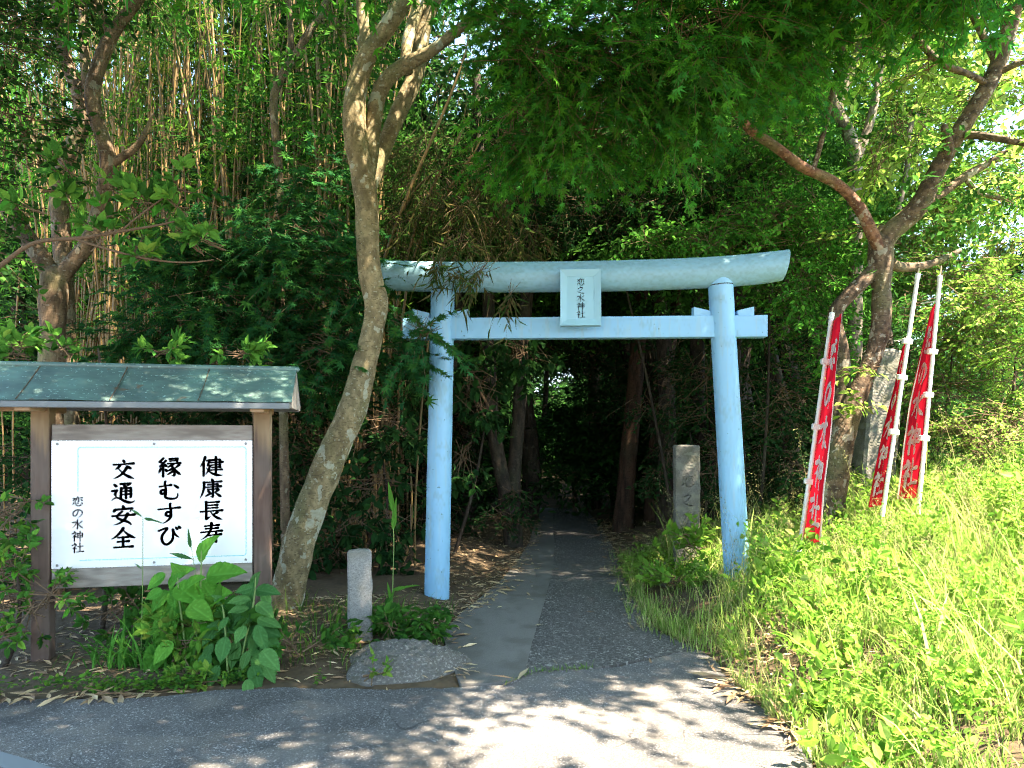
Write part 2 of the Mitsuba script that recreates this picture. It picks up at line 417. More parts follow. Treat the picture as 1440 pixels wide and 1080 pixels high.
def sprays(regions, kind, leaf, per, length, pal, seed, twig=0.004, droop=0.25, flat=0.8, spread=0.2, lean=(0, 0, 0), whorl=False, keep=None):
    """Leafy twigs filling the ellipsoids (centre, radii, how many twigs). Returns the leaf arrays and a twig mesh.
    flat: how level the leaves lie; droop: how far twigs hang; whorl: leaves gather at the twig's end."""
    r = np.random.default_rng(seed)
    C, A = [], []
    for c, rad, n in regions:
        n = int(n)
        k = max(1, n // 7)
        cl = in_ball(k, r, 0.45) * rad
        p = cl[r.integers(0, k, n)] + r.normal(size=(n, 3)) * np.asarray(rad) * 0.17
        C.append(p + c)
        o = unit(p / np.asarray(rad)) * 0.7 + r.normal(size=(n, 3)) * 0.6 + np.asarray(lean)
        o[:, 2] = o[:, 2] * 0.45 - droop
        A.append(unit(o))
    C, A = np.vstack(C), np.vstack(A)
    if keep is not None:
        k = keep(C); C, A = C[k], A[k]
    n = len(C)
    up = unit(np.array([0, 0, 1.0]) * flat + r.normal(size=(n, 3)) * (1.05 - flat) + 1e-6)
    side = unit(np.cross(up, A)); up = unit(np.cross(A, side))
    L = length * (0.6 + 0.8 * r.random(n))
    t = (np.arange(per) + 0.6) / per if not whorl else 0.72 + 0.28 * np.arange(per) / per
    t = t[None] + r.normal(size=(n, per)) * 0.05
    sgn = np.where((np.arange(per)[None] + r.integers(0, 2, (n, 1))) % 2, 1.0, -1.0)
    if whorl:
        ang = (np.arange(per) * 2.4)[None] + r.random((n, 1)) * 6.3
        sd = np.cos(ang)[..., None] * side[:, None] + np.sin(ang)[..., None] * up[:, None]
        fwd = 0.55
    else:
        sd = sgn[..., None] * side[:, None]; fwd = 0.75
    pos = C[:, None] + A[:, None] * (t * L[:, None])[..., None] - np.array([0, 0, 1.0]) * (droop * 0.4 * (t * t * L[:, None])[..., None])
    d = A[:, None] * fwd + sd * 0.85 + r.normal(size=(n, per, 3)) * 0.28 - np.array([0, 0, droop * 0.5])
    nr = up[:, None] * 1.0 + r.normal(size=(n, per, 3)) * 0.33 + (A[:, None] * -0.3 if whorl else 0)
    m = n * per
    sz = leaf * (0.65 + 0.6 * r.random(m))
    tint = np.exp(r.normal(0, 0.16, (n, 1, 1))) * np.ones((n, per, 1))
    col = colours(m, pal, r, spread) * tint.reshape(m, 1)
    V, Fc, K = scatter(kind, pos.reshape(m, 3), d.reshape(m, 3), nr.reshape(m, 3), sz, col)
    # the twigs: three-sided tapering sticks
    e = C + A * L[:, None] - np.array([0, 0, 1.0]) * (droop * 0.4 * L[:, None])
    mid = C + A * L[:, None] * 0.5 - np.array([0, 0, 1.0]) * (droop * 0.1 * L[:, None])
    b = C - A * L[:, None] * 0.5
    tv = []
    for q, w in ((b, 1.3), (mid, 0.8), (e, 0.25)):
        for a in range(3):
            tv.append(q + twig * w * (math.cos(a * 2.094) * side + math.sin(a * 2.094) * up))
    tv = np.stack(tv, 1)
    tf = []
    for s0 in (0, 3):
        for a in range(3):
            c2 = (a + 1) % 3
            tf += [[s0 + a, s0 + c2, s0 + 3 + c2], [s0 + a, s0 + 3 + c2, s0 + 3 + a]]
    tf = (np.array(tf)[None] + (np.arange(n) * 9)[:, None, None]).reshape(-1, 3)
    return (V, Fc, K), (tv.reshape(-1, 3), tf)


def crown(parent, regions, bsdf='m_leaf', twigs=True, name='crown', single=0, one_tone=None, **kw):
    """single: how many leaves, the ones that show largest, become parts of their own."""
    (V, Fc, K), tw = sprays(regions, **kw)
    tv, tf = TEMPL[kw['kind']]
    if single:
        L = V.reshape(-1, len(tv), 3); C = L.mean(1)
        n = np.cross(L[:, tf[0][1]] - L[:, tf[0][0]], L[:, -1 if kw['kind'] == 'broad' else tf[-1][1]] - L[:, tf[0][0]])
        u, w = C[:, 0] / C[:, 1] * F + CX, HY - (C[:, 2] - EYE) / C[:, 1] * F
        see = (u > 0) & (u < 1440) & (w > 0) & (w < 1080)
        score = np.abs((n * (C - [0, 0, EYE])).sum(1)) / np.linalg.norm(C - [0, 0, EYE], axis=1) ** 3 * see
        pick = np.argsort(-score)[:min(single, int(see.sum()))]
        Kk = K.reshape(-1, len(tv), 3)
        for q in pick: put('leaf', (L[q], tf), tone(bsdf, Kk[q].mean(0)), parent)
        rest = np.setdiff1d(np.arange(len(L)), pick)
        V, K = L[rest].reshape(-1, 3), Kk[rest].reshape(-1, 3)
        Fc = (tf[None] + (np.arange(len(rest)) * len(tv))[:, None, None]).reshape(-1, 3)
    k = None
    if len(V) and one_tone is not None: k = put(name, (V, Fc), tone(bsdf, one_tone), parent, kind='stuff')
    elif len(V): k = put(name, (V, Fc), bsdf, parent, color=K, kind='stuff')
    if twigs: put('twigs', tw, 'm_twig', parent, kind='stuff')
    return k


def reg(x, y, D, rx, ry, rd, n):
    return (at(x, y, D), np.array([rx / F * D, rd, ry / F * D]), n)


# ------------------------------------------------------------------ brush lettering: each glyph is a list of strokes on a 100 x 100 field, y down
# kinds: h level stroke, v upright, p sweep that thins out, n sweep that swells, d dot, k hooked, c curve of even weight
G = {
    '交': [('d', 50, 4, 55, 15), ('h', 12, 27, 92, 21), ('p', 36, 31, 30, 40, 18, 49), ('d', 62, 31, 82, 46), ('p', 64, 42, 48, 68, 10, 93), ('n', 32, 47, 56, 72, 94, 93)],
    '通': [('d', 12, 10, 24, 22), ('k', 6, 43, 26, 39, 17, 57, 22, 72), ('n', 4, 88, 24, 75, 52, 88, 97, 90), ('k', 40, 10, 80, 7, 62, 22), ('d', 50, 15, 62, 24), ('v', 42, 30, 40, 77), ('k', 42, 31, 82, 28, 82, 75, 74, 70), ('h', 42, 45, 82, 42), ('h', 42, 60, 82, 57), ('v', 62, 30, 62, 77)],
    '安': [('d', 48, 3, 53, 14), ('d', 18, 18, 13, 33), ('k', 18, 23, 88, 17, 78, 33), ('c', 46, 32, 30, 64, 48, 73, 82, 95), ('p', 68, 42, 52, 74, 12, 95), ('h', 6, 53, 96, 47)],
    '全': [('p', 50, 3, 34, 28, 2, 54), ('n', 50, 9, 68, 31, 99, 49), ('h', 30, 47, 70, 44), ('h', 28, 67, 72, 64), ('v', 50, 46, 50, 90), ('h', 14, 93, 88, 90)],
    '縁': [('k', 26, 4, 10, 23, 26, 27), ('k', 36, 16, 12, 45, 38, 41), ('d', 28, 32, 40, 45), ('v', 25, 44, 25, 95), ('p', 15, 58, 6, 78), ('d', 34, 57, 41, 70), ('k', 52, 8, 86, 5, 83, 29), ('h', 54, 18, 84, 16), ('h', 44, 31, 97, 28), ('p', 66, 34, 43, 51), ('k', 60, 42, 75, 60, 72, 92, 61, 88), ('p', 66, 54, 43, 69), ('p', 71, 66, 40, 88), ('p', 91, 39, 76, 53), ('n', 74, 52, 84, 72, 99, 86)],
    'む': [('h', 10, 31, 58, 23), ('c', 35, 5, 36, 40, 30, 63, 17, 66, 16, 53, 27, 48, 36, 60, 34, 82, 52, 91, 80, 88, 87, 66), ('d', 70, 22, 90, 39)],
    'す': [('h', 5, 30, 95, 22), ('c', 56, 3, 58, 45, 50, 63, 37, 58, 42, 44, 54, 46, 58, 62, 48, 82, 28, 98)],
    'び': [('c', 6, 23, 42, 13, 22, 44, 20, 70, 36, 91, 58, 78, 67, 42, 66, 18), ('p', 66, 18, 76, 42, 94, 58), ('d', 78, 5, 86, 17), ('d', 90, 0, 98, 12)],
    '健': [('p', 24, 3, 16, 28, 2, 51), ('v', 17, 34, 17, 96), ('k', 32, 21, 45, 17, 34, 45, 46, 44, 38, 70, 26, 90), ('n', 29, 56, 50, 82, 99, 94), ('k', 52, 18, 88, 15, 87, 42), ('h', 44, 31, 99, 27), ('h', 52, 43, 88, 40), ('h', 54, 55, 89, 52), ('h', 48, 68, 95, 65), ('v', 70, 3, 70, 82)],
    '康': [('d', 52, 1, 57, 12), ('h', 16, 19, 93, 14), ('p', 19, 18, 16, 60, 2, 96), ('k', 36, 30, 78, 27, 77, 53), ('h', 27, 43, 92, 38), ('h', 36, 54, 78, 51), ('k', 57, 20, 57, 94, 47, 88), ('d', 34, 60, 44, 69), ('p', 46, 74, 24, 90), ('p', 81, 56, 66, 68), ('n', 62, 66, 94, 92)],
    '長': [('v', 28, 5, 28, 53), ('h', 28, 8, 82, 5), ('h', 28, 23, 76, 20), ('h', 28, 37, 76, 34), ('h', 4, 54, 97, 48), ('k', 29, 54, 28, 92, 46, 79), ('p', 76, 58, 56, 71), ('n', 46, 53, 66, 78, 97, 94)],
    '寿': [('h', 22, 15, 82, 10), ('h', 26, 29, 78, 25), ('h', 6, 46, 96, 39), ('p', 51, 0, 44, 44, 6, 83), ('h', 34, 62, 92, 57), ('k', 71, 48, 71, 96, 58, 89), ('d', 44, 70, 54, 82)],
    '恋': [('d', 50, 1, 55, 11), ('h', 13, 20, 90, 15), ('p', 40, 21, 37, 40, 25, 55), ('k', 60, 20, 60, 53, 51, 49), ('p', 25, 28, 12, 47), ('d', 76, 28, 90, 45), ('p', 20, 64, 10, 86), ('k', 34, 62, 40, 88, 60, 94, 78, 89, 74, 75), ('d', 50, 60, 57, 71), ('d', 80, 62, 94, 78)],
    'の': [('c', 54, 22, 46, 62, 26, 81, 12, 58, 30, 29, 60, 19, 88, 40, 85, 66, 54, 92)],
    '水': [('k', 50, 3, 50, 95, 39, 88), ('p', 9, 33, 39, 29, 28, 58, 4, 84), ('p', 86, 21, 56, 46), ('n', 53, 41, 72, 66, 98, 88)],
    '神': [('d', 22, 3, 31, 14), ('p', 7, 27, 39, 23, 26, 45, 4, 64), ('v', 24, 45, 24, 98), ('d', 30, 50, 41, 61), ('v', 52, 22, 52, 67), ('k', 52, 24, 91, 21, 90, 65), ('h', 52, 43, 91, 40), ('h', 52, 63, 90, 60), ('v', 71, 2, 71, 100)],
    '社': [('d', 22, 3, 31, 14), ('p', 7, 27, 39, 23, 26, 45, 4, 64), ('v', 24, 45, 24, 98), ('d', 30, 50, 41, 61), ('h', 50, 41, 93, 36), ('v', 70, 6, 70, 90), ('h', 42, 93, 99, 88)],
    '之': [('d', 46, 3, 53, 14), ('p', 20, 30, 72, 25, 50, 52, 22, 76), ('n', 10, 70, 40, 86, 98, 93)],
}
WIDTH = {'h': (.75, .62, .72, 1.08), 'v': (1.05, .9, .95, .9), 'p': (1.1, .95, .7, .18), 'n': (.35, .7, 1.15, .3), 'd': (.35, .9, 1.15, .6), 'k': (.9, .85, .95, .3), 'c': (.8, .95, 1.0, .45)}


def glyph(ch, weight=9.5):
    out = []
    for s in G[ch]:
        q = np.array(s[1:], float).reshape(-1, 2)
        t0 = np.r_[0, np.cumsum(np.linalg.norm(np.diff(q, axis=0), axis=1))]
        m = max(6, int(t0[-1] / 2.5))
        t = np.linspace(0, t0[-1], m)
        if s[0] in 'cpn' and len(q) > 2: c = CubicSpline(t0, q)(t)
        else: c = np.stack([np.interp(t, t0, q[:, k]) for k in range(2)], 1)
        w = np.interp(t / t0[-1], [0, .3, .75, 1], WIDTH[s[0]]) * weight / 2
        discs = [Point(*a).buffer(b, 6) for a, b in zip(c, w)]
        out += [discs[i].union(discs[i + 1]).convex_hull for i in range(m - 1)]
    return unary_union(out).simplify(0.25)


def polys(g): return [x for x in getattr(g, 'geoms', [g]) if x.area > 0]


def lettering(text, x, y, w, h, pitch, weight=9.5, depth=0.002):
    """A column of glyphs in the xy plane (y down the column from the top), extruded along +z; (x, y) is the top left corner of the first glyph."""
    out = []
    for i, ch in enumerate(text):
        for g in polys(glyph(ch, weight)):
            m = trimesh.creation.extrude_polygon(g, depth, engine='earcut')
            m.apply_transform(np.array([[w / 100, 0, 0, x], [0, -h / 100, 0, y - i * pitch], [0, 0, 1, 0], [0, 0, 0, 1.0]]))
            m.invert()
            out.append(m)
    return cat(out)


# ------------------------------------------------------------------ ground, road, path
def gp(x, y, z=0.0):
    D = (EYE - z) * F / (y - HY)
    return np.array([(x - CX) / F * D, D])


def ss(a, b, x):
    t = np.clip((x - a) / (b - a), 0, 1)
    return t * t * (3 - 2 * t)


ROAD = np.array([gp(*q) for q in [(-60, 992), (0, 988), (60, 983), (130, 982), (240, 978), (330, 968), (440, 967), (540, 970), (640, 966), (715, 963), (745, 948), (800, 943), (870, 938), (935, 922), (985, 912),
                                  (1010, 935), (1035, 968), (1060, 990), (1110, 1003), (1130, 1040), (1140, 1080)]] + [np.array(q) for q in [(1.5, 2.0), (1.7, 0), (2.2, -9), (-16, -9), (-16, 5.6)]])
C_LEFT = np.array([gp(*q) for q in [(648, 964), (632, 930), (622, 892), (650, 862), (700, 822), (728, 790), (745, 762), (752, 735), (757, 715)]])
C_RIGHT = np.array([gp(*q) for q in [(777, 715), (778, 740), (780, 770), (778, 800), (765, 850), (748, 905), (738, 948), (718, 962)]])
A_RIGHT = np.array([gp(*q) for q in [(980, 915), (925, 888), (895, 850), (878, 810), (862, 770), (845, 740), (822, 715)]])
XL = lambda y: np.interp(y, C_LEFT[:, 1], C_LEFT[:, 0])
XR = lambda y: np.interp(y, np.r_[-9, 2, ROAD[20, 1], ROAD[17, 1], ROAD[16, 1], ROAD[14, 1], A_RIGHT[1:, 1], 40], np.r_[2.2, 1.5, ROAD[20, 0], ROAD[17, 0], ROAD[16, 0], ROAD[14, 0] + .0, A_RIGHT[1:, 0], 1.8])


def rough_edge(poly, amp, seed, step=0.06):
    p = np.vstack([poly, poly[:1]])
    s = np.r_[0, np.cumsum(np.linalg.norm(np.diff(p, axis=0), axis=1))]
    t = np.arange(0, s[-1], step)
    q = np.stack([np.interp(t, s, p[:, k]) for k in range(2)], 1)
    w = np.stack([meshkit.fbm(np.c_[q * 7, q[:, :1] * 0 + k * 9], 3, seed) - 0.5 for k in (0, 1)], 1)
    return Polygon(q + w * amp * 2).buffer(0)


POLY_ROAD = rough_edge(ROAD, 0.035, 3)
POLY_CONC = Polygon(np.vstack([C_LEFT, C_RIGHT])).buffer(0)
POLY_AGG = Polygon(np.vstack([C_RIGHT, A_RIGHT])).buffer(0)


def ground_h(x, y):
    x, y = np.asarray(x, float), np.asarray(y, float)
    d = x - XR(y)
    far = 1 - 0.55 * ss(9, 16, y)
    h = (0.30 * ss(0.05, 1.1, d) + 0.55 * ss(1.0, 4.0, d)) * far * ss(1.5, 4.2, y)
    dl = XL(np.maximum(y, 4.7)) - x
    h = h + 0.10 * ss(0.05, 0.9, dl) * ss(4.9, 6.0, y)
    h = h + 5.0 * ss(26, 60, y) * ss(-75, -40, x) + 3.2 * ss(13.5, 24, y) * ss(-2.5, -6.5, x + 0.12 * (y - 14))
    h = h + (meshkit.fbm(np.stack([x * 1.6, y * 1.6, x * 0], -1), 3, 4) - 0.5) * 0.10 * ss(0.05, 0.5, np.maximum(d, dl * ss(4.6, 5.2, y)))
    return h


def axis(a, b, c, d, fine, coarse):
    return np.unique(np.r_[np.arange(a, b, coarse), np.arange(b, c, fine), np.arange(c, d + 1e-6, coarse)])


gx, gy = axis(-300, -8, 9, 300, 0.07, 12.0), axis(-300, 1.5, 18, 400, 0.07, 12.0)
X, Y = np.meshgrid(gx, gy, indexing='ij')
Z = ground_h(X, Y)
import shapely
inside = shapely.contains_xy(unary_union([POLY_ROAD.buffer(0.02), POLY_CONC.buffer(-0.02), POLY_AGG.buffer(-0.02)]), X, Y)
Z = np.where(inside, -0.04, Z)
i, j = np.meshgrid(np.arange(len(gx) - 1), np.arange(len(gy) - 1), indexing='ij')
a = i * len(gy) + j
quads = np.stack([a, a + len(gy), a + len(gy) + 1, a + 1], -1).reshape(-1, 4)
put('ground', (np.stack([X, Y, Z], -1).reshape(-1, 3), quads), 'm_soil', smooth=True, kind='structure', label='brown forest floor and grassy bank')


def slab(name, poly, top, bsdf, thick=0.06, label=None):
    ms = [trimesh.creation.extrude_polygon(g, thick, engine='earcut') for g in polys(poly)]
    m = cat(ms); m.apply_translation([0, 0, top - thick])
    return put(name, m, bsdf, kind='structure', label=label)


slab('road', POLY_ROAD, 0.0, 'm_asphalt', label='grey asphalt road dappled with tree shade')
slab('concrete_path', POLY_CONC, 0.012, 'm_concrete', label='smooth concrete strip of the path under the gate')
slab('gravel_path', POLY_AGG.difference(POLY_ROAD), 0.007, 'm_aggregate', label='rough exposed aggregate strip of the path')
g0 = [gp(-40, 1056), gp(30, 1077), gp(110, 1107)]
slab('gutter', LineString(g0 + [gp(190, 1150)]).buffer(0.05, cap_style=2), 0.006, 'm_gutter', label='pale concrete gutter edge at the corner of the road')
slab('gutter_channel', LineString([q + np.array([-0.02, -0.17]) for q in g0]).buffer(0.085, cap_style=2), 0.004, 'm_gutter_blue', label='dark blue drain cover beside the gutter edge')

# the sloping stone edge on the right of the path
e = thing('stone_kerb', 'dark sloping stone kerb beside the path near the standing stone', 'kerb')
sl = cbox(0.34, 1.5, 0.10, 0.02)
put('slab', frame_mesh(sl, [1.66, 7.6, 0.07], unit([.86, .1, .32]), unit([-.18, .98, .02]), unit(np.cross(unit([.86, .1, .32]), unit([-.18, .98, .02])))), 'm_oldstone', e)

# mound of old concrete in front of the granite post
u_, v_ = np.meshgrid(np.linspace(0, 1, 60), np.linspace(0, 2 * np.pi, 90, endpoint=False), indexing='ij')
rr = u_ * (1 + 0.10 * np.sin(3 * v_ + 1) + 0.05 * np.sin(5 * v_))
mx, my = -0.745 + 0.425 * rr * np.cos(v_), 5.0 + 0.36 * rr * np.sin(v_)
mz = 0.165 * np.clip(1 - u_ ** 2.2, 0, 1) ** 0.9
q = np.stack([mx, my, mz], -1)
mz = mz + ((meshkit.fbm(q * 11, 4, 2) - 0.5) * 0.055 + (meshkit.noise(q * 26, 9) - 0.5) * 0.022 + (meshkit.noise(q * 60, 7) - 0.5) * 0.016) * (0.3 + 0.7 * (u_ < 0.97)) - 0.05 * (u_ >= 0.99)
i, j = np.meshgrid(np.arange(59), np.arange(90), indexing='ij'); k = (j + 1) % 90
quads = np.stack([i * 90 + j, (i + 1) * 90 + j, (i + 1) * 90 + k, i * 90 + k], -1).reshape(-1, 4)
o = put('rubble_mound', (np.stack([mx, my, mz], -1).reshape(-1, 3), quads), 'm_rubble', smooth=False)
labels[o] = {'label': 'low grey mound of pebbly old concrete at the road edge beside the path', 'category': 'mound'}


# ------------------------------------------------------------------ torii gate
TG = thing('torii_gate', 'light blue shrine gate standing over the path with a name plaque', 'torii gate')
PB = [at(614, 848, 7.0), at(1037, 812, 6.78)]
PT = [at(623, 396, 7.0), at(1012.5, 388, 6.78)]
for q, (b, t) in enumerate(zip(PB, PT)):
    d = unit(t - b)
    put('pillar', tube([b - d * 0.25, t], [0.119, 0.112], sides=48, step=3.0), 'm_bluepaint', TG, smooth=40)
    c = t - d * 0.085
    put('collar', tube([c, c + d * 0.05, c + d * 0.10, c + d * 0.2], [0.123, 0.123, 0.119, 0.10], sides=48, step=0.01), 'm_bluepaint', TG, smooth=40)
    put('joint_line', tube([c - d * 0.006, c - d * 0.001], [0.1185, 0.1185], sides=48, step=0.01), 'm_dark_line', TG, smooth=40)
# the lintel: a round log, curving up at its ends, cut on the slant
LP = [(541, 387.5), (600, 389), (680, 390), (760, 389.5), (840, 388.5), (920, 386.5), (985, 384), (1050, 379.5), (1104, 373)]
LD = lambda x: np.interp(x, [541, 1104], [7.03, 6.73])
pts = np.array([at(x, y, LD(x)) for x, y in LP])
lint = tube(pts, 0.141, sides=64, step=0.04, cap=True)
v = lint.vertices.copy(); nr = 64; n_ring = (len(v) - 2) // nr
s_ = np.linspace(0, 1, n_ring)
for e_, sg in ((0, -1), (n_ring - 1, 1)):                         # slanting ends: the top reaches further than the bottom
    for back in range(5):
        rg = e_ + (back if e_ == 0 else -back)
        blk = slice(rg * nr, rg * nr + nr)
        zc = v[blk, 2] - v[blk, 2].mean()
        v[blk, 0] += sg * zc * 0.32 * (1 - back / 5)
v[-2] = v[:nr].mean(0); v[-1] = v[(n_ring - 1) * nr:n_ring * nr].mean(0)
put('lintel', trimesh.Trimesh(v, lint.faces, process=False), 'm_lintelpaint', TG, smooth=40)


def beam(x0, y0, x1, y1, D0, D1, half, depth, name, bsdf, top=None, bot=None):
    """A straight timber between two photo points; half: its half height in photo pixels."""
    a, b = at(x0, y0, D0), at(x1, y1, D1)
    x = unit(b - a); y = unit(np.array([-x[1], x[0], 0])); z = np.cross(x, y)
    L = np.linalg.norm(b - a)
    return put(name, frame_mesh(cbox(L, depth, 2 * half / F * (D0 + D1) / 2, 0.004), (a + b) / 2, x, y, z), bsdf, TG)


beam(568, 463.5, 1077, 459.5, 7.04, 6.745, 14.8, 0.13, 'tie_beam', 'm_bluepaint')
for wx, thick_left in ((593, True), (648.5, False), (985.5, True), (1046.5, False)):  # wedges driven in above the tie beam
    D = np.interp(wx, [568, 1077], [7.035, 6.75]) - 0.0
    half = 11.5; yb = np.interp(wx, [568, 1077], [449.0, 445.0]) - 0.4
    h0, h1 = (12.5, 7.0) if thick_left else (7.0, 12.5)
    prof = Polygon([(-half, 0), (half, 0), (half, h1), (-half, h0)])
    m = trimesh.creation.extrude_polygon(prof, 0.10 * F / D, engine='earcut')
    m.apply_scale(D / F)
    o = at(wx, yb, D)
    put('wedge', frame_mesh(m, o + np.array([0, 0.05, 0]), [1, 0, 0], [0, 0, 1], [0, -1, 0]), 'm_bluepaint', TG)
# the plaque: leaning forward a little, a mitred frame round a flat panel
po, pw, ph = at(816.5, 418.5, 6.66), 0.365, 0.512
px_ = unit(np.array([1, -0.058, 0])); pz_ = unit(np.cross(px_, unit([0, 0.06, 1.0]))); py_ = np.cross(pz_, px_)
if pz_[1] > 0: pz_ = -pz_; py_ = np.cross(pz_, px_)
back = frame_mesh(cbox(pw, ph, 0.05, 0.004), po - pz_ * 0.03, px_, py_, pz_)
put('plaque', back, 'm_plaquepaint', TG)
PQ = TG + '__plaque'
for sx, sy in ((0, 1), (0, -1), (1, 0), (-1, 0)):
    ow, oh, iw, ih = pw / 2, ph / 2, pw / 2 - 0.062, ph / 2 - 0.062
    if sy: q = [(-ow, sy * oh), (ow, sy * oh), (iw, sy * ih), (-iw, sy * ih)]
    else: q = [(sx * ow, -oh), (sx * ow, oh), (sx * iw, ih), (sx * iw, -ih)]
    zz = [0.022, 0.022, 0.004, 0.004]
    v = np.array([(a_, b_, 0.0) for a_, b_ in q] + [(a_, b_, c_) for (a_, b_), c_ in zip(q, zz)])
    put('moulding', frame_mesh(trimesh.convex.convex_hull(v), po - pz_ * 0.004, px_, py_, pz_), 'm_plaquepaint', PQ)
gl = lettering('恋之水神社', -0.036, 0.178, 0.074, 0.068, 0.0735, 9.5)
put('lettering', frame_mesh(gl, po - pz_ * 0.0045, px_, py_, pz_), 'm_ink', PQ)

# ------------------------------------------------------------------ the roofed notice board
SB = thing('notice_board', 'wooden notice board with a green copper roof and white lettered panel', 'notice board')
A0, A1 = np.array([-3.245, 5.12, 0]), np.array([-1.822, 5.41, 0])
su = unit(A1 - A0); sv = np.array([-su[1], su[0], 0]); sw = np.array([0, 0, 1.0]); SL = np.linalg.norm(A1 - A0)


def S(s, v, z): return A0 + su * s + sv * v + sw * z


def sbox(name, s, v, z, ls, lv, lz, bsdf, parent=SB, c=0.005, **kw):
    return put(name, frame_mesh(cbox(ls, lv, lz, c), S(s, v, z), su, sv, sw), bsdf, parent, **kw)


for s in (0, SL): sbox('post', s, 0, 0.80, 0.116, 0.116, 2.0, 'm_wood')
for s in (0, SL): sbox('bracket', s, -0.02, 1.755, 0.09, 0.62, 0.062, 'm_wood_fresh')
sbox('bracket', -0.19, -0.06, 1.755, 0.30, 0.09, 0.055, 'm_wood_fresh')
sbox('rail', SL / 2, 0.0, 1.583, SL - 0.134, 0.085, 0.112, 'm_wood_rail')
sbox('rail', SL / 2, 0.0, 0.577, SL - 0.134, 0.085, 0.142, 'm_wood_rail')
sbox('backing', SL / 2, 0.02, 1.085, SL - 0.136, 0.02, 0.876, 'm_wood_rail')
PW, PH, PZ = SL - 0.136, 0.884, 1.086
sbox('panel', SL / 2, -0.046, PZ, PW, 0.006, PH, 'm_board', c=0.001)
PN = SB + '__panel'


def on_panel(mesh): return frame_mesh(mesh, S(SL / 2, -0.0492, PZ), su, sw, -sv)


# the panel as the photo shows it spans 285 by 180 pixels; glyph places from there
KX, KY = PW / 283.0, PH / 180.0
col = lambda text, cx, ytop, w, h, pitch, wt: put('lettering', on_panel(lettering(text, (cx - 215.5 - w / 2) * KX, (709.5 - ytop) * KY, w * KX, h * KY, pitch * KY, wt, 0.0012)), 'm_ink', PN)
col('健康長寿', 297, 643, 33.5, 29, 32.3, 12.5)
col('縁むすび', 236.5, 644, 33.5, 29, 33.0, 12.5)
col('交通安全', 172, 646, 34, 30, 32.6, 13.0)
col('恋の水神社', 109.5, 698, 16.5, 14.5, 16.3, 11.5)
x0, x1, y0, y1, rad = (109.5 - 215.5) * KX, (348.5 - 215.5) * KX, (709.5 - 789) * KY, (709.5 - 628.5) * KY, 0.022
rr_ = Polygon([(x0, y0), (x1, y0), (x1, y1), (x0, y1)]).buffer(-rad).buffer(rad, 8)
ring = rr_.difference(rr_.buffer(-0.0055)).difference(shapely.box(x0 - .05, y0 + 0.005, x0 + .05, (709.5 - 692) * KY))
put('border_line', on_panel(cat([trimesh.creation.extrude_polygon(g, 0.0012, engine='earcut') for g in polys(ring)])), 'm_lightblue', PN)
for sxx in (-0.62, 0.0, 0.615):
    for zz in (0.418, -0.418):
        sc = trimesh.creation.icosphere(2, 0.009); sc.apply_scale([1, 1, 0.5]); sc.apply_translation([sxx, zz, 0.002])
        put('screw', on_panel(sc), 'm_screw', PN, smooth=True)

# roof: four folded copper sheets, a ridge cap and an eave board
RZ0, RZ1, RV0, RV1 = 1.79, 2.052, -0.36, 0.03
RS0, RS1 = -0.62, SL + 0.235
seams = np.linspace(RS0, RS1, 5) + np.array([0, .02, .0, -.03, 0])
for q in range(4):
    a_, b_ = seams[q] - 0.0, seams[q + 1] + (0.012 if q < 3 else 0)
    lift = 0.004 * (q % 2)
    n = 9
    for half in (0, 1):
        g = np.linspace(0, 1, n)
        uu, vv = np.meshgrid(np.linspace(a_, b_, 14), g, indexing='ij')
        Vv = RV0 + (RV1 - RV0) * vv if not half else 0.42 - (0.42 - RV1) * vv
        Zz = RZ0 + (RZ1 - RZ0) * vv + lift
        buckle = (meshkit.fbm(np.stack([uu * 4, vv * 2, uu * 0 + q], -1), 3, 9) - 0.5) * 0.012
        pt = A0 + uu[..., None] * su + Vv[..., None] * sv + (Zz + buckle)[..., None] * sw
        i, j = np.meshgrid(np.arange(13), np.arange(n - 1), indexing='ij')
        f = np.stack([i * n + j, (i + 1) * n + j, (i + 1) * n + j + 1, i * n + j + 1], -1).reshape(-1, 4)
        put('roof_sheet', (pt.reshape(-1, 3), f), 'm_copper', SB, smooth=True)
for q in (1, 2, 3):                                                      # the open, rusted laps between the sheets
    put('lap_seam', tube([S(seams[q], RV0 - .004, RZ0 + .008), S(seams[q] + .004, (RV0 + RV1) / 2, (RZ0 + RZ1) / 2 + .008), S(seams[q], RV1, RZ1 + .006)], [0.0032, 0.0022, 0.004], sides=6, step=0.03, bump=.5, freq=30, seed=q), 'm_rust', SB)
put('ridge_cap', tube([S(RS0 - .01, RV1, RZ1 + .004), S(RS1 + .012, RV1, RZ1 + .002)], 0.021, sides=10, step=0.2), 'm_copper', SB, smooth=True)
sbox('eave_board', (RS0 + RS1) / 2, RV0 + 0.012, RZ0 - 0.024, RS1 - RS0 - 0.03, 0.02, 0.042, 'm_gutter')
sbox('eave_board', (RS0 + RS1) / 2, 0.40, RZ0 - 0.02, RS1 - RS0 - 0.03, 0.02, 0.042, 'm_gutter')
for s, nm in ((RS0 + 0.02, 'gable_board'), (RS1 - 0.025, 'gable_board')):
    g = Polygon([(RV0 + .03, RZ0 - .035), (0.38, RZ0 - .035), (0.38, RZ0 - .008), (RV1, RZ1 - .02), (RV0 + .03, RZ0 - .008)])
    m = trimesh.creation.extrude_polygon(g, 0.024, engine='earcut')
    put(nm, frame_mesh(m, S(s, 0, 0), sv, sw, su), 'm_wood_rail', SB)

# ------------------------------------------------------------------ stones


